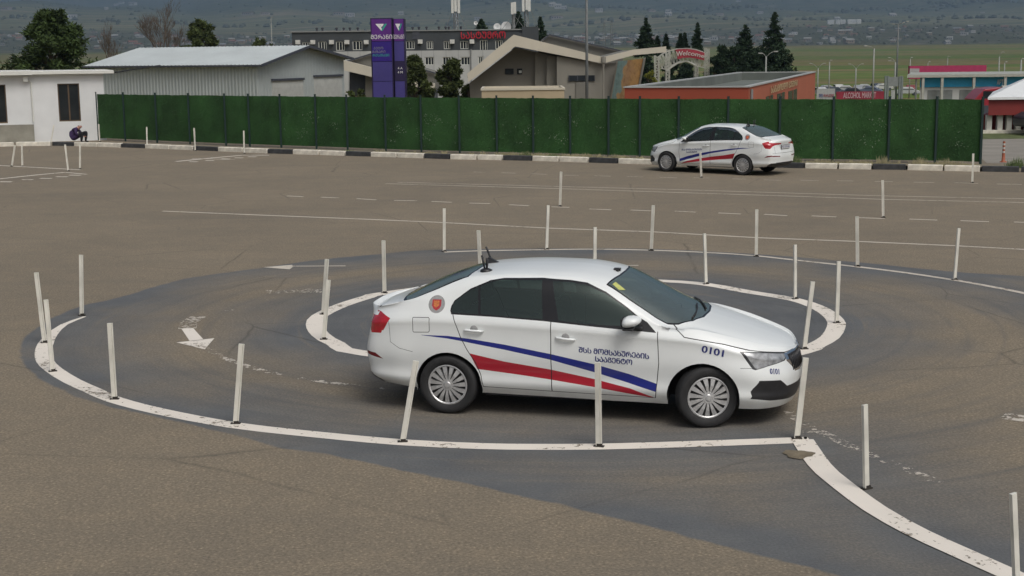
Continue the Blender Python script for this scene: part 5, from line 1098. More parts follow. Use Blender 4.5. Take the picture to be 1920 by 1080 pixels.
for i, (px, w_) in enumerate(((1553,11),(1566,7),(1575,8),(1591,14),(1604,8))):
    Y = 4700.; x = (px-960)*Y/FPX; wd = w_*Y/FPX; m = MB(); m.box(-wd/2, -8, -4, wd/2, 8, 13); 
    for r in range(4): m.box(-wd/2+1, -8.2, 1+3*r, wd/2-1, -8, 2+3*r, 1)
    p = at(px, 52, Y); o = m.build('apartment_block', [M_blockw, M_grey], loc=(x, Y, zt(Y)+hill(x, Y)+1), label='long white block on the far slope, '+['leftmost of five in a row','second from the left of five in a row','middle one of five in a row','widest of five in a row','rightmost of five in a row'][i], cat='apartment block', group='white blocks on the far slope')
for k in range(60):
    Y = rk.choice([rk.gauss(9500, 500), rk.gauss(6200, 500)]); px = rk.uniform(-20, 1940); x = (px-960)*Y/FPX
    place_far(protos[rk.choice([3, 8, 0])], x, Y, rk.uniform(-.4,.4), 'tiny pale building high on the hazy far slopes', 'buildings on the far slopes', rk.uniform(1.8, 3.4), 'building')
# hedges, woods and scrub too far to tell apart
m = MB(); ico = []
def blob(c, r, h):
    o = len(m.v); n = 6
    for j, (rr, zz) in enumerate(((.7,0),(1,.35),(.65,.8))):
        for k in range(n): a = 2*PI*k/n+j*.5; q = rr*r*rk.uniform(.75,1.2); m.v.append((c[0]+math.cos(a)*q, c[1]+math.sin(a)*q, c[2]+zz*h*rk.uniform(.85,1.15)))
    m.v.append((c[0], c[1], c[2]+h)); t_ = o+3*n
    for j in range(2):
        for k in range(n): m.f.append((o+j*n+k, o+j*n+(k+1) % n, o+(j+1)*n+(k+1) % n, o+(j+1)*n+k)); m.m.append(0)
    for k in range(n): m.f.append((o+2*n+k, o+2*n+(k+1) % n, t_)); m.m.append(0)
def scatter(n, Yf, pxf, rf):
    for _ in range(n):
        Y = Yf(); px = pxf(); x = (px-960)*Y/FPX; r = rf(); blob((x, Y, zt(Y)+hill(x, Y)-r*.2), r, r*1.3)
scatter(1100, lambda: rk.uniform(2950, 4600), lambda: rk.uniform(-60, 1980), lambda: rk.uniform(2.5, 6))
scatter(220, lambda: rk.gauss(5300, 60), lambda: rk.uniform(-60, 1980), lambda: rk.uniform(6, 13))
scatter(260, lambda: rk.gauss(7300, 90), lambda: rk.uniform(900, 1980), lambda: rk.uniform(8, 17))
scatter(420, lambda: rk.uniform(5000, 9000), lambda: rk.uniform(-60, 1980), lambda: rk.uniform(4, 9))
m.build('distant_woods', mat('distant_foliage', (.095,.105,.072), rough=1, var=.4, scale=.01), kind='stuff', label='dark hedges and scrub scattered over the far slopes', cat='woods')
# ---------------------------------------------------------------- the sedan
M_paint = mat('white_car_paint', (.78,.805,.80), rough=.32, var=.03, scale=1.5, coat=.6)
M_paint.node_tree.nodes['Principled BSDF'].inputs['Coat Roughness'].default_value = .06
M_gap = mat('panel_gap', (.03,.03,.032), rough=.9, var=0)
M_black = mat('black_plastic', (.018,.018,.02), rough=.45, var=.15, scale=20)
M_trim = mat('black_window_trim', (.012,.012,.014), rough=.25, var=0)
M_rub = mat('tyre_rubber', (.022,.022,.023), rough=.8, var=.2, scale=14, bump=.15, bscale=60)
M_hub = mat('silver_wheel_cover', (.56,.56,.56), rough=.38, metal=.55, var=.08, scale=20)
M_hubd = mat('dark_wheel_slots', (.03,.03,.03), rough=.7, var=0)
M_chrome = mat('chrome', (.7,.7,.72), rough=.12, metal=1.0, var=0)
M_gside = glassmat('tinted_side_glass', (.30,.38,.35), .095, fres=.75, gcol=(.62,.76,.70), rough=.12)
M_gfront = glassmat('windscreen_glass', (.36,.44,.40), .50, fres=.8, gcol=(.82,.86,.74), rough=.14)
M_blue = mat('blue_stripe_film', (.012,.022,.22), rough=.35, var=.05, coat=.4)
M_red = mat('red_stripe_film', (.42,.012,.03), rough=.35, var=.05, coat=.4)
M_tail = mat('red_tail_lens', (.42,.008,.02), rough=.12, var=.25, scale=14, coat=.8)
M_refl = mat('dark_red_reflector', (.18,.012,.015), rough=.2, var=.1)
M_lens = mat('headlight_inside', (.36,.37,.38), rough=.25, metal=.4, var=.45, scale=16)
M_lensd = mat('headlight_rim', (.04,.042,.045), rough=.2, var=0)
M_navy = mat('navy_lettering', (.018,.026,.17), rough=.5, var=0)
M_seat = mat('dark_grey_seat_cloth', (.11,.115,.112), rough=.9, var=.2, scale=30)
M_dash = mat('dashboard_plastic', (.045,.045,.047), rough=.75, var=.1)
M_grey_badge = mat('grey_badge_ring', (.30,.30,.30), rough=.5, var=.15, scale=60)
M_shield = mat('crest_red', (.40,.03,.04), rough=.5, var=.2, scale=60)
M_crest = mat('crest_orange', (.55,.17,.05), rough=.5, var=.3, scale=60)
M_yellow = mat('yellow_sticker', (.50,.52,.16), rough=.6, var=.2, scale=30)
M_plate = mat('number_plate_white', (.6,.6,.6), rough=.4, var=.05)
M_white = mat('white_print', (.8,.8,.8), rough=.5, var=0)

_nt = M_paint.node_tree; _b = _nt.nodes['Principled BSDF']; _src = _b.inputs['Base Color'].links[0].from_socket
_tc = _nt.nodes.new('ShaderNodeTexCoord'); _sx = _nt.nodes.new('ShaderNodeSeparateXYZ'); _no = _nt.nodes.new('ShaderNodeTexNoise'); _no.inputs['Scale'].default_value = 5; _no.inputs['Detail'].default_value = 6
_m1 = _nt.nodes.new('ShaderNodeMath'); _m1.operation = 'MULTIPLY_ADD'; _m1.inputs[1].default_value = -4.5; _m1.inputs[2].default_value = 1.75; _m2 = _nt.nodes.new('ShaderNodeMath'); _m2.operation = 'MULTIPLY'; _m2.use_clamp = True
_mx = _nt.nodes.new('ShaderNodeMixRGB'); _mx.inputs[2].default_value = (.36,.33,.28,1)
_m3 = _nt.nodes.new('ShaderNodeMath'); _m3.operation = 'MULTIPLY'; _m3.inputs[1].default_value = .75; _m3.use_clamp = True
_nt.links.new(_tc.outputs['Object'], _sx.inputs[0]); _nt.links.new(_tc.outputs['Object'], _no.inputs['Vector']); _nt.links.new(_sx.outputs['Z'], _m1.inputs[0]); _nt.links.new(_m1.outputs[0], _m2.inputs[0]); _nt.links.new(_no.outputs['Fac'], _m2.inputs[1])
_nt.links.new(_m2.outputs[0], _m3.inputs[0]); _nt.links.new(_m3.outputs[0], _mx.inputs[0]); _nt.links.new(_src, _mx.inputs[1]); _nt.links.new(_mx.outputs[0], _b.inputs['Base Color'])   # road dust on the sills

def P_side(v): return Vector((v.x, v.z))
def P_top(v): return Vector((v.x, v.y))
def P_front(v): return Vector((v.y, v.z))
def P_diag(v): return Vector((.8*v.x+.6*v.y, v.z))
def in_poly(p, poly):
    c = False; n = len(poly); j = n-1
    for i in range(n):
        a, b = poly[i], poly[j]
        if (a[1] > p[1]) != (b[1] > p[1]) and p[0] < (b[0]-a[0])*(p[1]-a[1])/(b[1]-a[1])+a[0]: c = not c
        j = i
    return c

def smooth_poly(P, n=4, closed=True):
    """rounds a polygon a little (Chaikin)"""
    for _ in range(n):
        Q = []
        m = len(P)
        for i in range(m if closed else m-1):
            a, b = Vector(P[i]), Vector(P[(i+1) % m])
            Q += [a.lerp(b, .25), a.lerp(b, .75)]
        if not closed: Q = [Vector(P[0])]+Q+[Vector(P[-1])]
        P = Q
    return [tuple(p) for p in P]
def densify(P, step):
    Q = []
    for i in range(len(P)-1):
        a, b = Vector(P[i]), Vector(P[i+1]); k = max(1, int((b-a).length/step))
        Q += [a.lerp(b, j/k) for j in range(k)]
    return Q+[Vector(P[-1])]

class Shell:
    def __init__(s):
        g = shell_grid(); nu, nv = len(g), len(g[0])
        bm = bmesh.new(); s.bm = bm
        V = [[bm.verts.new((q.x, -q.y, q.z)) for q in L] for L in g]
        s.tag = bm.faces.layers.int.new('part')
        for i in range(nu-1):
            for j in range(nv-1):
                bm.faces.new((V[i][j], V[i+1][j], V[i+1][j+1], V[i][j+1]))
        bmesh.ops.remove_doubles(bm, verts=bm.verts, dist=.0004)
        bmesh.ops.dissolve_degenerate(bm, dist=.0004, edges=bm.edges)
        bm.normal_update()
        s.bvh = BVHTree.FromBMesh(bm); bm.verts.ensure_lookup_table(); bm.faces.ensure_lookup_table()
        s.on = [v.normal.copy() for v in bm.verts]
        for k, v in enumerate(bm.verts):
            if abs(v.co.y) < 1e-4: s.on[k] = Vector((s.on[k].x, 0, s.on[k].z)).normalized()
        s.oc = [v.co.copy() for v in bm.verts]; s.of = [[v.index for v in f.verts] for f in bm.faces]
    def normal(s, co):
        q = Vector((co.x, -abs(co.y), co.z))
        loc, n, fi, d = s.bvh.find_nearest(q)
        ids = s.of[fi]; w = poly_3d_calc([s.oc[i] for i in ids], loc)
        r = Vector((0, 0, 0))
        for i, wi in zip(ids, w): r += s.on[i]*wi
        if r.length < 1e-6: r = n
        r.normalize()
        return Vector((r.x, r.y if co.y <= 0 else -r.y, r.z))
    def cut(s, poly, proj, pid, flt, only=None):
        bm = s.bm; n = len(poly)
        X0 = min(p[0] for p in poly); X1 = max(p[0] for p in poly); Y0 = min(p[1] for p in poly); Y1 = max(p[1] for p in poly)
        axes = {P_side: (Vector((1,0,0)), Vector((0,0,1))), P_top: (Vector((1,0,0)), Vector((0,1,0))), P_front: (Vector((0,1,0)), Vector((0,0,1))), P_diag: (Vector((.8,.6,0)), Vector((0,0,1)))}[proj]
        cand = set()
        for f in bm.faces:
            if not flt(f): continue
            q = [proj(v.co) for v in f.verts]
            if max(p.x for p in q) < X0 or min(p.x for p in q) > X1 or max(p.y for p in q) < Y0 or min(p.y for p in q) > Y1: continue
            cand.add(f)
        for i in range(n):
            a, b = Vector(poly[i]), Vector(poly[(i+1) % n]); d = b-a
            if d.length < 1e-6: continue
            nr = Vector((-d.y, d.x)).normalized(); N = axes[0]*nr.x+axes[1]*nr.y
            u = proj(Vector((0,0,0)))
            c3 = axes[0]*(a.x/axes[0].length_squared)+axes[1]*(a.y/axes[1].length_squared)
            x0, x1 = min(a.x, b.x)-1e-4, max(a.x, b.x)+1e-4; y0, y1 = min(a.y, b.y)-1e-4, max(a.y, b.y)+1e-4
            sel = []
            for f in cand:
                q = [proj(v.co) for v in f.verts]
                if max(p.x for p in q) < x0 or min(p.x for p in q) > x1 or max(p.y for p in q) < y0 or min(p.y for p in q) > y1: continue
                t = [(p-a).dot(nr) for p in q]
                if min(t) < -1e-6 and max(t) > 1e-6: sel.append(f)
            if not sel: continue
            geom = set(sel)
            for f in sel: geom.update(f.edges); geom.update(f.verts)
            before = len(bm.faces)
            r = bmesh.ops.bisect_plane(bm, geom=list(geom), dist=1e-6, plane_co=c3, plane_no=N)
            cand.update(g for g in r['geom'] if isinstance(g, bmesh.types.BMFace))
            cand = {f for f in cand if f.is_valid}
        k = 0
        for f in cand:
            if only is not None and f[s.tag] not in only: continue
            c = proj(f.calc_center_median())
            if in_poly(c, poly): f[s.tag] = pid; k += 1
        return k
    def strip(s, line, proj, pid, flt, wd=.007, only=None):
        for a, b in zip(line[:-1], line[1:]):
            a, b = Vector(a), Vector(b); d = (b-a)
            if d.length < 1e-6: continue
            d.normalize(); n = Vector((-d.y, d.x))*wd/2; e = d*wd*.2
            s.cut([a-n-e, b-n+e, b+n+e, a+n-e], proj, pid, flt, only)

NAMES = ['body','hood','front_door','rear_door','boot_lid','windscreen','front_side_glass','rear_side_glass','quarter_glass','rear_glass','headlight','tail_light','grille','bumper_intake','reflector','gap','HOLE','window_pillar','fuel_flap','window_trim','blue_stripe','red_stripe','rear_diffuser','badge_ring','badge_shield','badge_crest','headlight_rim','grille_frame','hood2']
ID = {n: i for i, n in enumerate(NAMES)}

def make_car():
    S = Shell(); I = ID
    side = lambda f: f.calc_center_median().y < -.40
    any_ = lambda f: True
    upx = lambda f: f.normal.z > .05
    # doors and lids
    BEL = [(-.05,1.06),(.3,1.045),(1.0,1.02),(1.5,.985),(2.0,.955),(2.2,.94)]
    rear_door = [(.062,1.16),(.062,1.022),(.146,.803),(.213,.679),(.30,.55),(.352,.42),(.375,.30),(1.082,.285),(1.07,.99),(1.0,1.40),(.5,1.40),(.2,1.30)]
    front_door = [(1.07,1.40),(1.07,.99),(1.082,.285),(2.115,.27),(2.149,.62),(2.131,.917),(2.10,.97),(1.6,1.30),(1.4,1.36)]
    S.cut(rear_door, P_side, I['rear_door'], side)
    S.cut(front_door, P_side, I['front_door'], side)
    hood = [(3.437,.02),(3.437,-.02),(3.385,-.24),(3.325,-.43),(3.005,-.729),(2.763,-.787),(2.544,-.819),(2.40,-.822),(2.322,-.782),(2.267,-.70),(2.32,-.665),(2.44,-.55),(2.52,-.32),(2.545,.02)]
    S.cut(hood, P_top, I['hood'], lambda f: f.normal.z > .05 and f.calc_center_median().z > .6)
    boot = [(-1.1,.02),(-1.1,-.56),(-.79,-.60),(-.62,-.665),(-.50,-.69),(-.56,-.45),(-.585,.02)]
    S.cut(boot, P_top, I['boot_lid'], lambda f: f.calc_center_median().z > .66)
    # panes
    ws = [(2.20,-.695),(2.095,-.692),(1.82,-.640),(1.60,-.585),(1.64,-.45),(1.675,-.25),(1.69,.02),(2.525,.02),(2.50,-.315),(2.43,-.535),(2.31,-.652)]
    S.cut([(2.215,-.71),(2.095,-.705),(1.82,-.655),(1.585,-.60),(1.62,-.45),(1.655,-.25),(1.67,.02),(2.545,.02),(2.52,-.32),(2.44,-.55),(2.315,-.672)], P_top, I['window_trim'], upx)
    S.cut(ws, P_top, I['windscreen'], upx)
    S.cut([(.165,-.585),(-.14,-.68),(-.42,-.735),(-.475,-.72),(-.53,-.60),(-.575,-.30),(-.585,.02),(.20,.02),(.19,-.35)], P_top, I['window_trim'], upx)
    S.cut([(.145,-.567),(-.14,-.655),(-.41,-.71),(-.46,-.69),(-.505,-.57),(-.55,-.30),(-.56,.02),(.175,.02),(.165,-.33)], P_top, I['rear_glass'], upx)
    dlo = [(.045,1.022),(.030,1.055),(.036,1.10),(.065,1.155),(.22,1.272),(.416,1.356),(.55,1.380),(.95,1.392),(1.05,1.386),(1.235,1.378),(1.40,1.357),(1.60,1.276),(1.80,1.152),(1.94,1.054),(2.02,1.01),(2.118,.915),(1.435,.958),(1.0,.990),(.5,1.012)]
    S.cut(dlo, P_side, I['window_trim'], side)
    rg = [(.35,1.034),(1.0-.012,1.006),(.952,1.372),(.536,1.362),(.43,1.342),(.325,1.30)]
    S.cut(rg, P_side, I['rear_side_glass'], side)
    S.cut([(.325,1.034),(.30,1.288),(.22,1.256),(.075,1.150),(.048,1.10),(.045,1.06),(.06,1.038)], P_side, I['quarter_glass'], side)
    S.cut([(1.148,1.0),(1.06,1.366),(1.235,1.360),(1.396,1.338),(1.60,1.258),(1.80,1.135),(1.935,1.040),(1.945,.966),(1.433,.975)], P_side, I['front_side_glass'], side)
    S.cut([(1.0,.995),(.955,1.39),(1.05,1.39),(1.14,.99)], P_side, I['window_pillar'], side, only=(I['window_trim'],))
    # arches
    for cx in (0.01, 2.575):
        circ = [(cx+.352*math.cos(a), .285+.352*math.sin(a)) for a in [2*PI*k/40 for k in range(40)]]
        S.cut(circ, P_side, I['HOLE'], lambda f: f.calc_center_median().y < -.30)
    # lamps, grille, intakes
    hl = [(.8*x+.6*y, z) for x, y, z in ((2.915,-.782,.757),(3.126,-.665,.737),(3.315,-.470,.700),(3.337,-.44,.695),(3.340,-.455,.655),(3.324,-.506,.628),(3.18,-.688,.605),(3.066,-.773,.580),(3.04,-.78,.59))]
    nose = lambda f: f.calc_center_median().x > 2.7
    S.cut(hl, P_diag, I['headlight_rim'], nose)
    c = Vector((sum(p[0] for p in hl)/len(hl), sum(p[1] for p in hl)/len(hl)))
    S.cut([tuple(c+(Vector(p)-c)*.88) for p in hl], P_diag, I['headlight'], nose)
    front = lambda f: f.calc_center_median().x > 2.98
    S.cut([(-.475,.692),(-.355,.700),(-.14,.690),(.02,.690),(.02,.478),(-.16,.480),(-.345,.497),(-.48,.625)], P_front, I['grille_frame'], front)
    S.cut([(-.430,.676),(-.34,.680),(-.14,.672),(.02,.672),(.02,.505),(-.16,.506),(-.33,.520),(-.43,.628)], P_front, I['grille'], front)
    S.cut([(-.80,.300),(-.775,.478),(-.615,.458),(-.52,.384),(.02,.372),(.02,.245),(-.42,.240),(-.70,.27)], P_front, I['bumper_intake'], front)
    back = lambda f: f.calc_center_median().x < -.5
    S.cut([(-.80,.972),(-.60,.958),(-.25,.945),(-.22,.905),(-.52,.892),(-.66,.862),(-.74,.79),(-.80,.80)], P_front, I['tail_light'], lambda f: f.calc_center_median().x < -.66)
    S.cut([(-.80,1.005),(-.74,1.0),(-.606,.957),(-.685,.827),(-.80,.84)], P_side, I['tail_light'], lambda f: f.calc_center_median().x < -.4 and f.normal.y < -.5)
    S.cut([(-.90,.600),(-.777,.592),(-.689,.535),(-.76,.545),(-.90,.570)], P_side, I['reflector'], lambda f: f.calc_center_median().x < -.4 and f.calc_center_median().y < -.62)
    S.cut([(-.70,.590),(-.36,.575),(-.36,.548),(-.70,.560)], P_front, I['reflector'], lambda f: f.calc_center_median().x < -.8)
    S.cut([(-.66,.20),(-.62,.33),(-.50,.385),(.02,.385),(.02,.20)], P_front, I['rear_diffuser'], back)
    S.cut([(-1.0,.22),(-1.0,.37),(-.86,.37),(-.74,.30),(-.68,.22)], P_side, I['rear_diffuser'], lambda f: f.calc_center_median().x < -.5 and f.calc_center_median().y < -.5)
    # stripes
    bu = [(-.264,.806),(.018,.806),(.25,.785),(.595,.744),(1.072,.669),(1.528,.583),(1.85,.503),(2.13,.414)]
    bl = [(2.118,.335),(1.82,.420),(1.526,.499),(1.072,.611),(.595,.693),(.135,.763),(.018,.779),(-.264,.803)]
    ru = [(.244,.639),(.593,.572),(1.068,.510),(1.525,.430),(1.869,.358),(2.093,.276)]
    rl = [(2.092,.268),(1.80,.310),(1.527,.352),(1.067,.407),(.70,.445),(.318,.479),(.28,.56)]
    S.cut(bu+bl, P_side, I['blue_stripe'], side)
    S.cut(ru+rl, P_side, I['red_stripe'], side)
    # badge on the rear pillar
    ring = lambda r, cx=-.117, cz=1.113: [(cx+r*math.cos(2*PI*k/28), cz+r*math.sin(2*PI*k/28)) for k in range(28)]
    S.cut(ring(.086), P_side, I['badge_ring'], side)
    S.cut([(-.164,1.158),(-.072,1.158),(-.070,1.10),(-.085,1.072),(-.117,1.052),(-.150,1.072),(-.166,1.10)], P_side, I['badge_shield'], side)
    S.cut([(-.150,1.147),(-.092,1.147),(-.090,1.105),(-.12,1.078),(-.150,1.10)], P_side, I['badge_crest'], side)
    # gaps between the panels
    G = I['gap']; body = tuple(I[n] for n in ('body','hood','front_door','rear_door','boot_lid','blue_stripe','red_stripe'))
    S.strip([(.062,1.022),(.146,.803),(.213,.679),(.30,.55),(.352,.42),(.375,.30)], P_side, G, side, .008, body)
    S.strip([(1.074,.99),(1.082,.285)], P_side, G, side, .009, body)
    S.strip([(2.131,.925),(2.149,.62),(2.115,.27)], P_side, G, side, .008, body)
    S.strip([(.372,.30),(1.082,.285),(2.115,.27)], P_side, G, side, .006, body)
    S.strip([(2.267,.979),(2.322,.939),(2.39,.883),(2.544,.860),(2.764,.823),(3.005,.762)], P_side, G, side, .008, body)
    S.strip([(.8*x+.6*y, z) for x, y, z in ((3.0,-.729,.763),(3.126,-.665,.740),(3.315,-.470,.703),(3.38,-.25,.697))], P_diag, G, nose, .007, body)
    fl = [(-.352,.98),(-.188,.985),(-.180,.975),(-.180,.846),(-.19,.836),(-.345,.830),(-.355,.84),(-.356,.972),(-.352,.98)]
    S.cut(fl, P_side, I['fuel_flap'], side, (I['body'],))
    S.strip(fl, P_side, G, side, .006, (I['body'], I['fuel_flap']))
    S.strip([(-1.0,.66),(-.9,.66)], P_side, G, lambda f: f.calc_center_median().x < -.8, .006, body)
    S.strip([(-.79,-.60),(-.62,-.665),(-.50,-.70)], P_top, G, lambda f: f.calc_center_median().z > .9, .008, body)
    S.strip([(-.59,.89),(-.58,.66),(.02,.655)], P_front, G, back, .007, body)
    S.strip([(-.62,.93),(-.60,.72),(-.50,.66),(-.36,.63)], P_side, G, lambda f: f.calc_center_median().x < -.3 and side(f), .004, (I['body'],))
    S.strip([(2.93,.60),(2.99,.60),(3.05,.595)], P_side, G, lambda f: side(f) and nose(f), .004, (I['body'],))
    bm = S.bm
    bmesh.ops.delete(bm, geom=[f for f in bm.faces if f[S.tag] == I['HOLE']], context='FACES')
    # gather the faces of each part
    root = empty('car')
    parts = {}
    for f in bm.faces: parts.setdefault(f[S.tag], []).append(f)
    matof = {'windscreen': M_gfront, 'front_side_glass': M_gside, 'rear_side_glass': M_gside, 'quarter_glass': M_gside, 'rear_glass': M_gfront, 'headlight': M_lens, 'tail_light': M_tail, 'grille': M_black, 'bumper_intake': M_black, 'reflector': M_refl, 'gap': M_gap, 'window_pillar': M_trim, 'window_trim': M_trim, 'blue_stripe': M_blue, 'red_stripe': M_red, 'rear_diffuser': M_black, 'badge_ring': M_grey_badge, 'badge_shield': M_shield, 'badge_crest': M_crest, 'headlight_rim': M_lensd, 'grille_frame': M_chrome}
    def emit(name, groups, mats, sides, parent, push=0.0):
        """groups: list of (part ids, material index); sides: -1 right, +1 left, both for a middle part"""
        vs = []; fs = []; ms = []; key = {}
        for sd in sides:
            for ids, mi in groups:
                for pid in ids:
                    for f in parts.get(pid, []):
                        row = []
                        for v in f.verts:
                            co = v.co if sd < 0 else Vector((v.co.x, -v.co.y, v.co.z))
                            k = (round(co.x, 5), round(co.y, 5), round(co.z, 5), mi if push else 0)
                            if k not in key: key[k] = len(vs); vs.append(co.copy())
                            row.append(key[k])
                        row = [r for i, r in enumerate(row) if r != row[i-1]]
                        if len(row) < 3: continue
                        if sd > 0: row = row[::-1]
                        fs.append(row); ms.append(mi)
        if not fs: return None
        nr = [S.normal(v) for v in vs]
        if push: vs = [v+n*push for v, n in zip(vs, nr)]
        me = bpy.data.meshes.new(name); me.from_pydata(vs, [], fs)
        for m in mats: me.materials.append(m)
        me.polygons.foreach_set('material_index', ms); me.polygons.foreach_set('use_smooth', [True]*len(me.polygons)); me.update()
        # the winding from the grid points inwards or outwards: make it follow the stored normals
        flip = [p.index for p in me.polygons if p.normal.dot(nr[p.vertices[0]]) < 0]
        if len(flip) > len(me.polygons)/2:
            me.flip_normals()
        me.normals_split_custom_set_from_vertices(nr)
        o = bpy.data.objects.new(name, me); COL.objects.link(o); o.parent = parent
        return o
    # body with its gaps (the gaps stay dark lines in the body's skin)
    emit('body', [((I['body'],), 0), ((I['gap'],), 1)], [M_paint, M_gap], (-1, 1), root)
    emit('hood', [((I['hood'],), 0)], [M_paint], (-1, 1), root)
    emit('boot_lid', [((I['boot_lid'],), 0)], [M_paint], (-1, 1), root)
    emit('windscreen', [((I['windscreen'],), 0)], [M_gfront], (-1, 1), root)
    emit('rear_window', [((I['rear_glass'],), 0)], [M_gfront], (-1, 1), root)
    emit('window_trim', [((I['window_trim'],), 0)], [M_trim], (-1, 1), root)
    gr = emit('grille', [((I['grille'],), 0), ((I['grille_frame'],), 1)], [M_black, M_chrome], (-1, 1), root)
    emit('bumper_intake', [((I['bumper_intake'],), 0)], [M_black], (-1, 1), root)
    emit('rear_diffuser', [((I['rear_diffuser'],), 0)], [M_black], (-1, 1), root)
    doors = {}
    for sd in (-1, 1):
        fd = emit('door', [((I['front_door'],), 0)], [M_paint], (sd,), root); rd = emit('door', [((I['rear_door'],), 0)], [M_paint], (sd,), root)
        emit('window', [((I['front_side_glass'],), 0)], [M_gside], (sd,), fd); emit('window', [((I['rear_side_glass'], I['quarter_glass']), 0)], [M_gside], (sd,), rd)
        emit('window_pillar', [((I['window_pillar'],), 0)], [M_trim], (sd,), root)
        emit('headlight', [((I['headlight'],), 0), ((I['headlight_rim'],), 1)], [M_lens, M_lensd], (sd,), root)
        emit('tail_light', [((I['tail_light'],), 0)], [M_tail], (sd,), root)
        emit('reflector', [((I['reflector'],), 0)], [M_refl], (sd,), root)
        emit('fuel_flap', [((I['fuel_flap'],), 0)], [M_paint], (sd,), root) if sd < 0 else emit('body_panel', [((I['fuel_flap'],), 0)], [M_paint], (sd,), root)
        emit('stripe', [((I['blue_stripe'],), 0)], [M_blue], (sd,), root); emit('stripe', [((I['red_stripe'],), 0)], [M_red], (sd,), root)
        emit('crest_badge', [((I['badge_ring'],), 0), ((I['badge_shield'],), 1), ((I['badge_crest'],), 2)], [M_grey_badge, M_shield, M_crest], (sd,), root)
        # handles: a low pull over a shallow cup
        for par, x, z, dz in ((rd, .29, .872, -.004), (fd, 1.225, .828, -.012)):
            m = MB(); y = -.853
            for k in range(9):
                pass
            m.tube([(x-.098, y+.004, z+dz*-.6), (x-.08, y-.016, z+dz*-.5), (x, y-.024, z), (x+.08, y-.016, z+dz*.5), (x+.098, y+.004, z+dz*.6)], [.008,.013,.014,.013,.008], 8)
            if sd > 0: m.v = [(a, -b, c) for a, b, c in m.v]; m.f = [f[::-1] for f in m.f]
            m.build('handle', M_paint, par, smooth=True)
            m = MB(); m.lathe([(0, .0), (.036, .0), (.040, -.003)], 16, Matrix.Translation((x, y+.0015, z+.012)) @ Matrix.Rotation(PI/2, 4, 'X'))
            m.v = [(a, b, c if c > z+.004 else z+.004) for a, b, c in m.v]
            if sd > 0: m.v = [(a, -b, c) for a, b, c in m.v]; m.f = [f[::-1] for f in m.f]
            m.build('handle_cup', M_grey_badge, par, smooth=True)
        # wind deflectors over the side windows
        for par, L in ((rd, [(.215,1.262),(.33,1.322),(.43,1.350),(.55,1.371),(.75,1.378),(.952,1.380)]), (fd, [(1.055,1.376),(1.235,1.369),(1.396,1.348),(1.60,1.268),(1.80,1.146),(1.93,1.058)])):
            m = MB(); P = densify(L, .04); top = []; bot = []
            n = len(P)
            for i, p in enumerate(P):
                h = .062*min(1, (i+1)/4, (n-i)/4)
                def surf(x, z, out):
                    hit = S.bvh.ray_cast(Vector((x, -1.5, z)), Vector((0, 1, 0)))
                    y = hit[0].y if hit[0] else -.66
                    return Vector((x, (y-out)*-sd*-1 if sd < 0 else -(y-out), z))
                top.append(surf(p.x, p.y+.006, .003)); bot.append(surf(p.x, p.y-h, .022))
            for i in range(n-1): m.quad(top[i], bot[i], bot[i+1], top[i+1])
            o = m.build('wind_deflector', M_defl, par, smooth=True)
            ml = MB(); ml.tube([t+Vector((0, -.003 if sd < 0 else .003, .004)) for t in top], .0045, 6); ml.build('window_moulding', M_chrome2, par, smooth=True)
    # wheel arches: lips and dark wells
    for cx in (0.01, 2.575):
        for sd in (-1, 1):
            m = MB(); n = 30; a0, a1 = -.18, PI+.18
            ring = []
            for k in range(n+1):
                a = a0+(a1-a0)*k/n; x, z = cx+.352*math.cos(a), .285+.352*math.sin(a)
                hit = S.bvh.ray_cast(Vector((x, -1.5, z)), Vector((0, 1, 0))); y = hit[0].y if hit[0] else -.80
                ring.append((x, y, z, a))
            for k in range(n):
                (x, y, z, a), (x2, y2, z2, a2) = ring[k], ring[k+1]
                c0, s0, c1, s1 = math.cos(a), math.sin(a), math.cos(a2), math.sin(a2)
                A = [Vector((x, y, z)), Vector((x2, y2, z2)), Vector((x2, y2+.03, z2)), Vector((x, y+.03, z))]
                m.quad(*A, 0)
                B = [Vector((x, y+.03, z)), Vector((x2, y2+.03, z2)), Vector((cx+.375*c1, -.45, .285+.375*s1)), Vector((cx+.375*c0, -.45, .285+.375*s0))]
                m.quad(*B, 1)
                m.quad(B[3], B[2], Vector((cx, -.45, .3)), Vector((cx, -.45, .3001)), 1)
            if sd > 0: m.v = [(a, -b, c) for a, b, c in m.v]; m.f = [f[::-1] for f in m.f]
            m.build('wheel_arch', [M_paint, M_gap], root, smooth=False)
    # underside and cabin floor
    m = MB(); m.box(-.66, -.55, .25, -.36, .55, .32); m.box(.38, -.77, .205, 2.20, .77, .30); m.box(2.95, -.50, .20, 3.12, .50, .28)
    m.box(-.36, -.44, .22, .38, .44, .34); m.box(2.20, -.44, .22, 2.95, .44, .34); m.box(-.45, -.72, .66, -.40, .72, 1.0); m.box(2.35, -.66, .30, 2.40, .66, .88)
    m.build('underside', M_gap, root)
    m = MB(); m.box(1.95, -.70, .62, 2.25, .70, .90); m.box(2.25, -.60, .70, 2.42, .60, .93); m.box(1.6, -.12, .30, 2.1, .12, .62)
    m.build('dashboard', M_dash, root, bevel=.03)
    def seat(x, y, w):
        m = MB(); Mx = Matrix.Translation((x, y, .40)) @ Matrix.Rotation(R(-14), 4, 'Y')
        m.box(-.05, -w/2, .08, .50, w/2, .22, M=Matrix.Translation((x, y, .28))); m.box(-.07, -w/2, .0, .06, w/2, .62, M=Mx)
        return m, Mx
    for y in (-.38, .38):
        m, Mx = seat(1.05, y, .48); s_ = m.build('seat', M_seat, root, bevel=.04)
        m = MB(); m.box(-.05, -.13, .66, .04, .13, .84, M=Mx); m.build('headrest', M_seat, s_, bevel=.03)
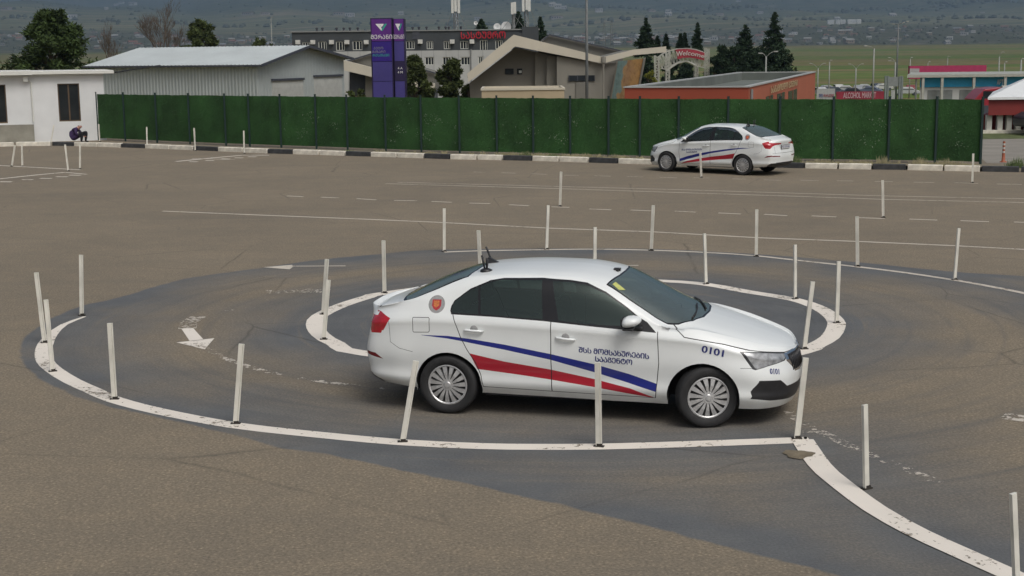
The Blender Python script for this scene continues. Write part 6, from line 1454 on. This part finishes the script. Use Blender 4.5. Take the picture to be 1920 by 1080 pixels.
    m, Mx = seat(.25, 0, 1.24); s_ = m.build('rear_seat', M_seat, root, bevel=.04)
    m = MB()
    for y in (-.4, .4): m.box(-.05, y-.12, .62, .03, y+.12, .74, M=Mx)
    m.build('headrest', M_seat, s_, bevel=.03)
    m = MB(); m.box(-.50, -.62, 1.0, .05, .62, 1.03); m.build('parcel_shelf', M_dash, root)
    m = MB(); T = Matrix.Translation((1.80, .37, .86)) @ Matrix.Rotation(R(62), 4, 'Y')
    m.tube([T @ Vector((.18*math.cos(2*PI*k/20), .18*math.sin(2*PI*k/20), 0)) for k in range(21)], .014, 6)
    m.tube([T @ Vector((0, -.17, 0)), T @ Vector((0, .17, 0))], .02, 6); m.tube([T @ Vector((0, 0, 0)), T @ Vector((.17, 0, 0))], .018, 6)
    m.build('steering_wheel', M_black, root, smooth=True)
    # wipers and cowl
    m = MB()
    for y0, y1 in ((-.50, .05), (.0, .52)):
        q = []
        for t in (0, .35, .7, 1):
            y = y0+(y1-y0)*t; x = 2.50-.30*abs(y)**2-.10*t+.0
            h = S.bvh.ray_cast(Vector((x, -abs(y), 2)), Vector((0, 0, -1))); q.append(Vector((x, y, (h[0].z if h[0] else 1.0)+.012)))
        m.tube(q, .009, 6)
    m.build('wiper', M_black, root, smooth=True)
    # mirrors
    for sd in (-1, 1):
        m = MB(); cxm, cym, czm = 1.865, sd*.93, 1.032; n1m, n2m = 12, 20
        vv = []
        for i in range(n1m+1):
            th = PI*i/n1m; c_, s_ = math.cos(th), math.sin(th)
            for j in range(n2m):
                ph = 2*PI*j/n2m; ax_, az_ = math.cos(ph), math.sin(ph)
                x = s_*ax_*(.125 if ax_ > 0 else .065); y = c_*.118; z = s_*az_*(.060 if az_ > 0 else .050)
                y = math.copysign(abs(c_)**.75*.118, c_) if c_ else 0
                vv.append((cxm+x, cym+y*(1 if sd > 0 else -1), czm+z+x*.15))
        m.add(vv, [(i*n2m+j, i*n2m+(j+1) % n2m, (i+1)*n2m+(j+1) % n2m, (i+1)*n2m+j) for i in range(n1m) for j in range(n2m)])
        o = m.build('mirror', M_paint, root, smooth=True)
        m = MB(); m.box(1.82, sd*.925-.10, .962, 1.92, sd*.925+.10, .982); m.box(1.86, min(sd*.80, sd*.89), .945, 1.98, max(sd*.80, sd*.89), .975)
        m.box(1.80, sd*.925-.085, .990, 1.815, sd*.925+.085, 1.072)
        m.build('mirror_foot', M_black, o, bevel=.012)
    # plate
    for x, n_, yaw in ((-.948, 'number_plate', 0),):
        m = MB(); m.box(x-.012, -.27, .765, x, .27, .885); pl = m.build('number_plate', M_black, root)
        m = MB(); m.box(x-.016, -.255, .775, x-.012, .255, .875); 
        m.build('plate_face', M_plate, pl)
        vs, fs = text_mesh('MO 070 NA', .095)
        m = MB(); m.add([Vector((x-.018-v.z, -v.x, .825+v.y)) for v in vs], fs); m.build('plate_lettering', M_navy, pl)
    # roof aerials
    def roofz(x, y): return S.bvh.ray_cast(Vector((x, -abs(y), 3)), Vector((0, 0, -1)))[0].z
    z = roofz(.31, -.43); m = MB(); m.lathe([(0,.03),(.03,.028),(.062,.012),(.065,-.02)], 16, Matrix.Translation((.31, -.43, z)))
    for k, (dx, dy) in enumerate(((-.055,.03),(-.03,-.03),(.0,.02),(.022,-.02))):
        m.tube([(.31+dx*.3, -.43+dy*.3, z), (.31+dx, -.43+dy, z+.155-.012*k)], [.009,.012], 6)
    m.build('antenna', M_black, root, smooth=True)
    z = roofz(.27, .10); m = MB(); m.prism([(.16,.07,z-.01),(.33,.07,z-.01),(.27,.08,z+.015),(.19,.088,z+.055)], (0,.045,0)); m.tube([(.17,.30,z-.03),(.12,.30,z+.10),(.10,.32,z+.13)], .012, 6)
    m.build('antenna', M_black, root)
    z = roofz(1.60, -.10); m = MB(); m.box(1.57, -.14, z-.01, 1.64, -.08, z+.022); m.box(1.60, -.17, z-.01, 1.63, -.06, z+.012); m.build('roof_sensor', M_black, root, bevel=.006)
    # grille bars, badge, sticker
    m = MB()
    for k in range(-9, 10):
        y = k*.043; w_ = .505+.02; ztop = .67
        h0 = S.bvh.ray_cast(Vector((5, -abs(y)-1e-4, .52)), Vector((-1, 0, 0)))[0]; h1 = S.bvh.ray_cast(Vector((5, -abs(y)-1e-4, .66)), Vector((-1, 0, 0)))[0]
        m.tube([(h0.x+.002, y, .515), (h1.x+.002, y, .668)], .006, 6)
    m.build('grille_bars', M_trim, gr, smooth=True)
    m = MB(); m.lathe([(0,.006),(.036,.006),(.042,0)], 20, Matrix.Translation((3.418, 0, .70)) @ Matrix.Rotation(R(62), 4, 'Y')); m.build('nose_badge', M_chrome, root, smooth=True)
    q = []
    for x, y in ((1.64,-.565),(1.66,-.50),(1.77,-.56),(1.715,-.605)):
        h = S.bvh.ray_cast(Vector((x, y, 3)), Vector((0, 0, -1)))[0]; q.append(Vector((x, y, h.z+.004)))
    m = MB(); m.quad(*q); m.build('windscreen_sticker', M_yellow, root)
    # lettering laid on the skin
    def onskin(body, x, z, size, slope, sd, name, fdir='side', sx=1.0, bold=0.0, sp=1.0, shear=0.0):
        vs, fs = text_mesh(body, size, bold=bold, spacing=sp, shear=shear); m = MB(); out = []
        n0 = len(vs); vs = vs+[v+Vector((size*.055, 0, 0)) for v in vs]; fs = fs+[tuple(i+n0 for i in f) for f in fs]; top = n0
        for iv, v in enumerate(vs):
            lift = .0012 if iv >= top else 0.0
            if fdir == 'side':
                # read from outside: on the right flank (-y) text runs towards +x, on the left flank towards -x
                X = x+(v.x*sx-v.y*0)*(1 if sd < 0 else -1); Z = z+v.y+slope*(v.x*sx)*(1 if sd < 0 else -1)
                h = S.bvh.ray_cast(Vector((X, -1.6, Z)), Vector((0, 1, 0)))[0]
                y = (h.y if h else -.85)-.0025-lift
                out.append(Vector((X, y if sd < 0 else -y, Z)))
            else:
                d = Vector((.64, -.77, 0)).normalized(); t = Vector((.77, .64, 0)).normalized()
                o = Vector((3.24, -.65, z+v.y))+t*(v.x*sx)+Vector((0, 0, slope*v.x*sx))
                h = S.bvh.ray_cast(o+d*.8, -d)[0]; p = (h if h else o)+d*(.0025+lift)
                out.append(Vector((p.x, p.y if sd < 0 else -p.y, p.z)))
        if sd > 0 and fdir != 'side': return
        m.add(out, fs); m.build(name, M_navy, root)
    for sd in (-1, 1):
        onskin('ᲨᲡᲡ ᲛᲝᲛᲡᲐᲮᲣᲠᲔᲑᲘᲡ', 1.705, .703, .073, -.055, sd, 'door_lettering', sx=1.0, sp=.92)
        onskin('ᲡᲐᲐᲒᲔᲜᲢᲝ', 1.705, .628, .073, -.055, sd, 'door_lettering', sx=1.0, sp=.92)
    onskin('0101', 2.668, .757, .098, -.20, -1, 'fender_number', sx=1.18, shear=.12)
    onskin('0101', 0, .547, .075, -.16, -1, 'bumper_number', fdir='diag', sx=.85, shear=.12)
    # wheels
    def wheel(x, sd, steer):
        T = empty('wheel'); T.parent = root; T.location = (x, sd*.755, .30); T.rotation_euler = (0, 0, steer)
        Q = Matrix.Rotation(PI/2*(1 if sd < 0 else -1), 4, 'X')       # lathe axis along -y (right) or +y (left)
        m = MB(); m.lathe([(.205,-.085),(.235,-.098),(.275,-.098),(.293,-.085),(.300,-.05),(.301,0),(.300,.05),(.293,.085),(.275,.098),(.235,.096),(.205,.078),(.200,.06)], 48, Q)
        for g_ in (-.045, -.015, .015, .045):
            m.lathe([(.3018, g_-.004),(.3018, g_+.004)], 48, Q)
        m.build('tyre', M_rub, T, smooth=True)
        m = MB(); m.lathe([(.0,.045),(.206,.045),(.206,-.07)], 40, Q, 1)
        m.lathe([(.186,.074),(.196,.083),(.206,.080),(.209,.070),(.206,.05)], 40, Q)
        n = 15
        for k in range(n):
            a = 2*PI*k/n
            for da0, da1, r0, r1, wd in ((.02,.05,.05,.192,.0235),):
                A = []
                for r, aa, wid, h in ((r0, a+da0*.4, .0085, .082), ((r0+r1)/2, a+(da0+da1)*.6, .0165, .086), (r1, a+da1*1.35, wd, .074)):
                    c, s_ = math.cos(aa), math.sin(aa); tn = Vector((-s_, c, 0))
                    A.append((Vector((c*r, s_*r, h)), tn*wid))
                for (p, wv), (p2, wv2) in zip(A[:-1], A[1:]):
                    m.add([Q @ (p-wv), Q @ (p+wv), Q @ (p2+wv2), Q @ (p2-wv2), Q @ (p-wv-Vector((0,0,.03))), Q @ (p+wv-Vector((0,0,.03))), Q @ (p2+wv2-Vector((0,0,.03))), Q @ (p2-wv2-Vector((0,0,.03)))], [(0,1,2,3),(0,3,7,4),(1,5,6,2)])
        m.lathe([(.0,.093),(.028,.092),(.036,.086),(.058,.084),(.062,.06)], 24, Q)
        m.build('wheel_cover', [M_hub, M_hubd], T, smooth=False)
        return T
    wheels = [wheel(0, -1, 0), wheel(0, 1, 0), wheel(2.602, -1, R(21)), wheel(2.602, 1, R(19))]
    return root, wheels, S
M_defl = glassmat('smoked_deflector', (.22,.20,.23), .02, fres=.6)
M_chrome2 = mat('pale_moulding', (.55,.55,.57), rough=.3, metal=.6, var=0)
car1, car1_wheels, SH = make_car()
car2 = copy_tree(car1)
car1.location = (-.4504, 14.7287, 0); car1.rotation_euler = (0, 0, -.2562)
tag(car1, 'white sedan with blue and red side stripes driving round the ring in the foreground', 'car', 'white driving school sedans')
car2.location = (7.31, 42.12, 0); car2.rotation_euler = (0, 0, 2.489)
tag(car2, 'white sedan seen from behind, driving along the kerb in front of the green fence', 'car', 'white driving school sedans')
for c in list(bpy.data.objects):
    if c.parent == car2 and c.name.startswith('wheel') and c.type == 'EMPTY' and c.location.x > 2: c.rotation_euler.z = R(-4)
for c in list(bpy.data.objects):
    if c.parent == car2 and (c.name.startswith('windscreen_sticker') or c.name.startswith('bumper_number')): bpy.data.objects.remove(c)
# ---------------------------------------------------------------- the person crouching by the white house
M_purj = mat('dark_purple_jacket', (.035,.018,.07), rough=.85, var=.25, scale=8); M_skin = mat('skin', (.38,.20,.15), rough=.6, var=.1, scale=20); M_dkt = mat('black_trousers', (.012,.012,.015), rough=.9, var=.2); M_paper = mat('white_paper', (.6,.6,.58), rough=.9, var=0); M_shoe = mat('dark_shoes', (.02,.018,.016), rough=.6, var=.1); M_hair = mat('thin_brown_hair', (.12,.06,.05), rough=.9, var=.3)
def skinned(name, nodes, edges, mats, parent, pick=None, sub=2, loc=(0,0,0)):
    me = bpy.data.meshes.new(name); me.from_pydata([n[0] for n in nodes], edges, []); o = bpy.data.objects.new(name, me); COL.objects.link(o)
    sk = o.modifiers.new('skin', 'SKIN'); sk.use_smooth_shade = True
    for v, n in zip(me.skin_vertices[0].data, nodes): v.radius = (n[1], n[1]*(n[2] if len(n) > 2 else 1))
    me.skin_vertices[0].data[0].use_root = True
    s = o.modifiers.new('sub', 'SUBSURF'); s.levels = sub; s.render_levels = sub
    dg = bpy.context.evaluated_depsgraph_get(); nm = bpy.data.meshes.new_from_object(o.evaluated_get(dg)); bpy.data.objects.remove(o); nm.name = name
    nm.materials.clear()
    for m_ in mats: nm.materials.append(m_)
    for p in nm.polygons: p.material_index = pick(p.center) if pick else 0; p.use_smooth = True
    o = bpy.data.objects.new(name, nm); COL.objects.link(o); o.parent = parent; o.location = loc; return o
pb = gp(145, 262.5, .14)
per = empty('person', (pb.x, pb.y+.05, .0), R(0), label='person in a purple jacket crouching with bowed head against the white house wall', cat='person')
# x to the right, z up; hips left, knees drawn up right, head bowed over them
N = [((-.20,.0,.22),.15),((-.17,.0,.36),.145),((-.09,.0,.50),.14),((.0,.0,.60),.12),((.07,.0,.645),.055),((.11,.0,.66),.085),((.145,-.0,.625),.082),
     ((-.02,-.16,.55),.065),((.03,-.20,.36),.05),((.16,-.14,.30),.038),((.21,-.10,.28),.03),
     ((-.02,.16,.55),.065),((.08,.20,.38),.05),((.18,.14,.32),.038),((.22,.10,.29),.03),
     ((-.12,-.11,.20),.095),((.20,-.14,.44),.068),((.17,-.14,.22),.048),((.16,-.14,.07),.035),((.27,-.15,.045),.035),
     ((-.12,.11,.20),.095),((.26,.14,.47),.068),((.24,.14,.22),.048),((.22,.14,.07),.035),((.33,.15,.045),.035)]
E_ = [(0,1),(1,2),(2,3),(3,4),(4,5),(5,6),(3,7),(7,8),(8,9),(9,10),(3,11),(11,12),(12,13),(13,14),(0,15),(15,16),(16,17),(17,18),(18,19),(0,20),(20,21),(21,22),(22,23),(23,24)]
def pk(c):
    if c.z > .56 and c.x > .035 and abs(c.y) < .11: return 1
    if c.z < .10: return 3
    if c.x > .08 and c.z < .56: return 2 if abs(c.y) > .05 or c.z > .3 else 2
    return 0
body = skinned('body', N, E_, [M_purj, M_skin, M_dkt, M_shoe], per, pk)
N = [((.07,.0,.70),.045),((.12,0,.715),.05),((.05,0,.66),.04)]
skinned('hair', [((.045,.0,.672),.062),((.085,0,.70),.058)], [(0,1)], [M_hair], per, sub=2)
for y in (-.1, .1):
    m = MB()
    for k in range(4): m.tube([(.215, y+(k-1.5)*.017, .285), (.25, y+(k-1.5)*.018, .272), (.272, y+(k-1.5)*.017, .252)], [.009,.008,.007], 6)
    m.tube([(.20, y+(.03 if y < 0 else -.03), .285), (.225, y+(.045 if y < 0 else -.045), .265)], [.010,.008], 6)
    m.build('hand', M_skin, per, smooth=True)
m = MB(); m.box(.19, -.09, .22, .265, .02, .235, M=Matrix.Rotation(R(-20), 4, 'Y')); m.prism([(.20,-.16,.13),(.29,-.16,.13),(.30,-.16,.33),(.22,-.16,.35)], (0,.006,0)); m.build('paper', M_paper, loc=(pb.x, pb.y+.05, .0), label='white paper held between the knees of the crouching person', cat='paper')

per.scale = (1.30, 1.20, 1.05)
# ---------------------------------------------------------------- haze over the valley
m = MB(); m.box(-26000, -120, -14, 26000, 25200, 4200)
hz = m.build('haze', [], kind='stuff', label='pale blue haze over the valley and hills', cat='haze')
M_h = bpy.data.materials.new('haze_air'); M_h.use_nodes = True; nt = M_h.node_tree; nt.nodes.clear(); out = nt.nodes.new('ShaderNodeOutputMaterial'); pv = nt.nodes.new('ShaderNodeVolumePrincipled')
pv.inputs['Color'].default_value = (.48,.70,1.0,1); pv.inputs['Density'].default_value = 9.5e-5; pv.inputs['Anisotropy'].default_value = .1
nt.links.new(pv.outputs[0], out.inputs['Volume']); hz.data.materials.append(M_h)
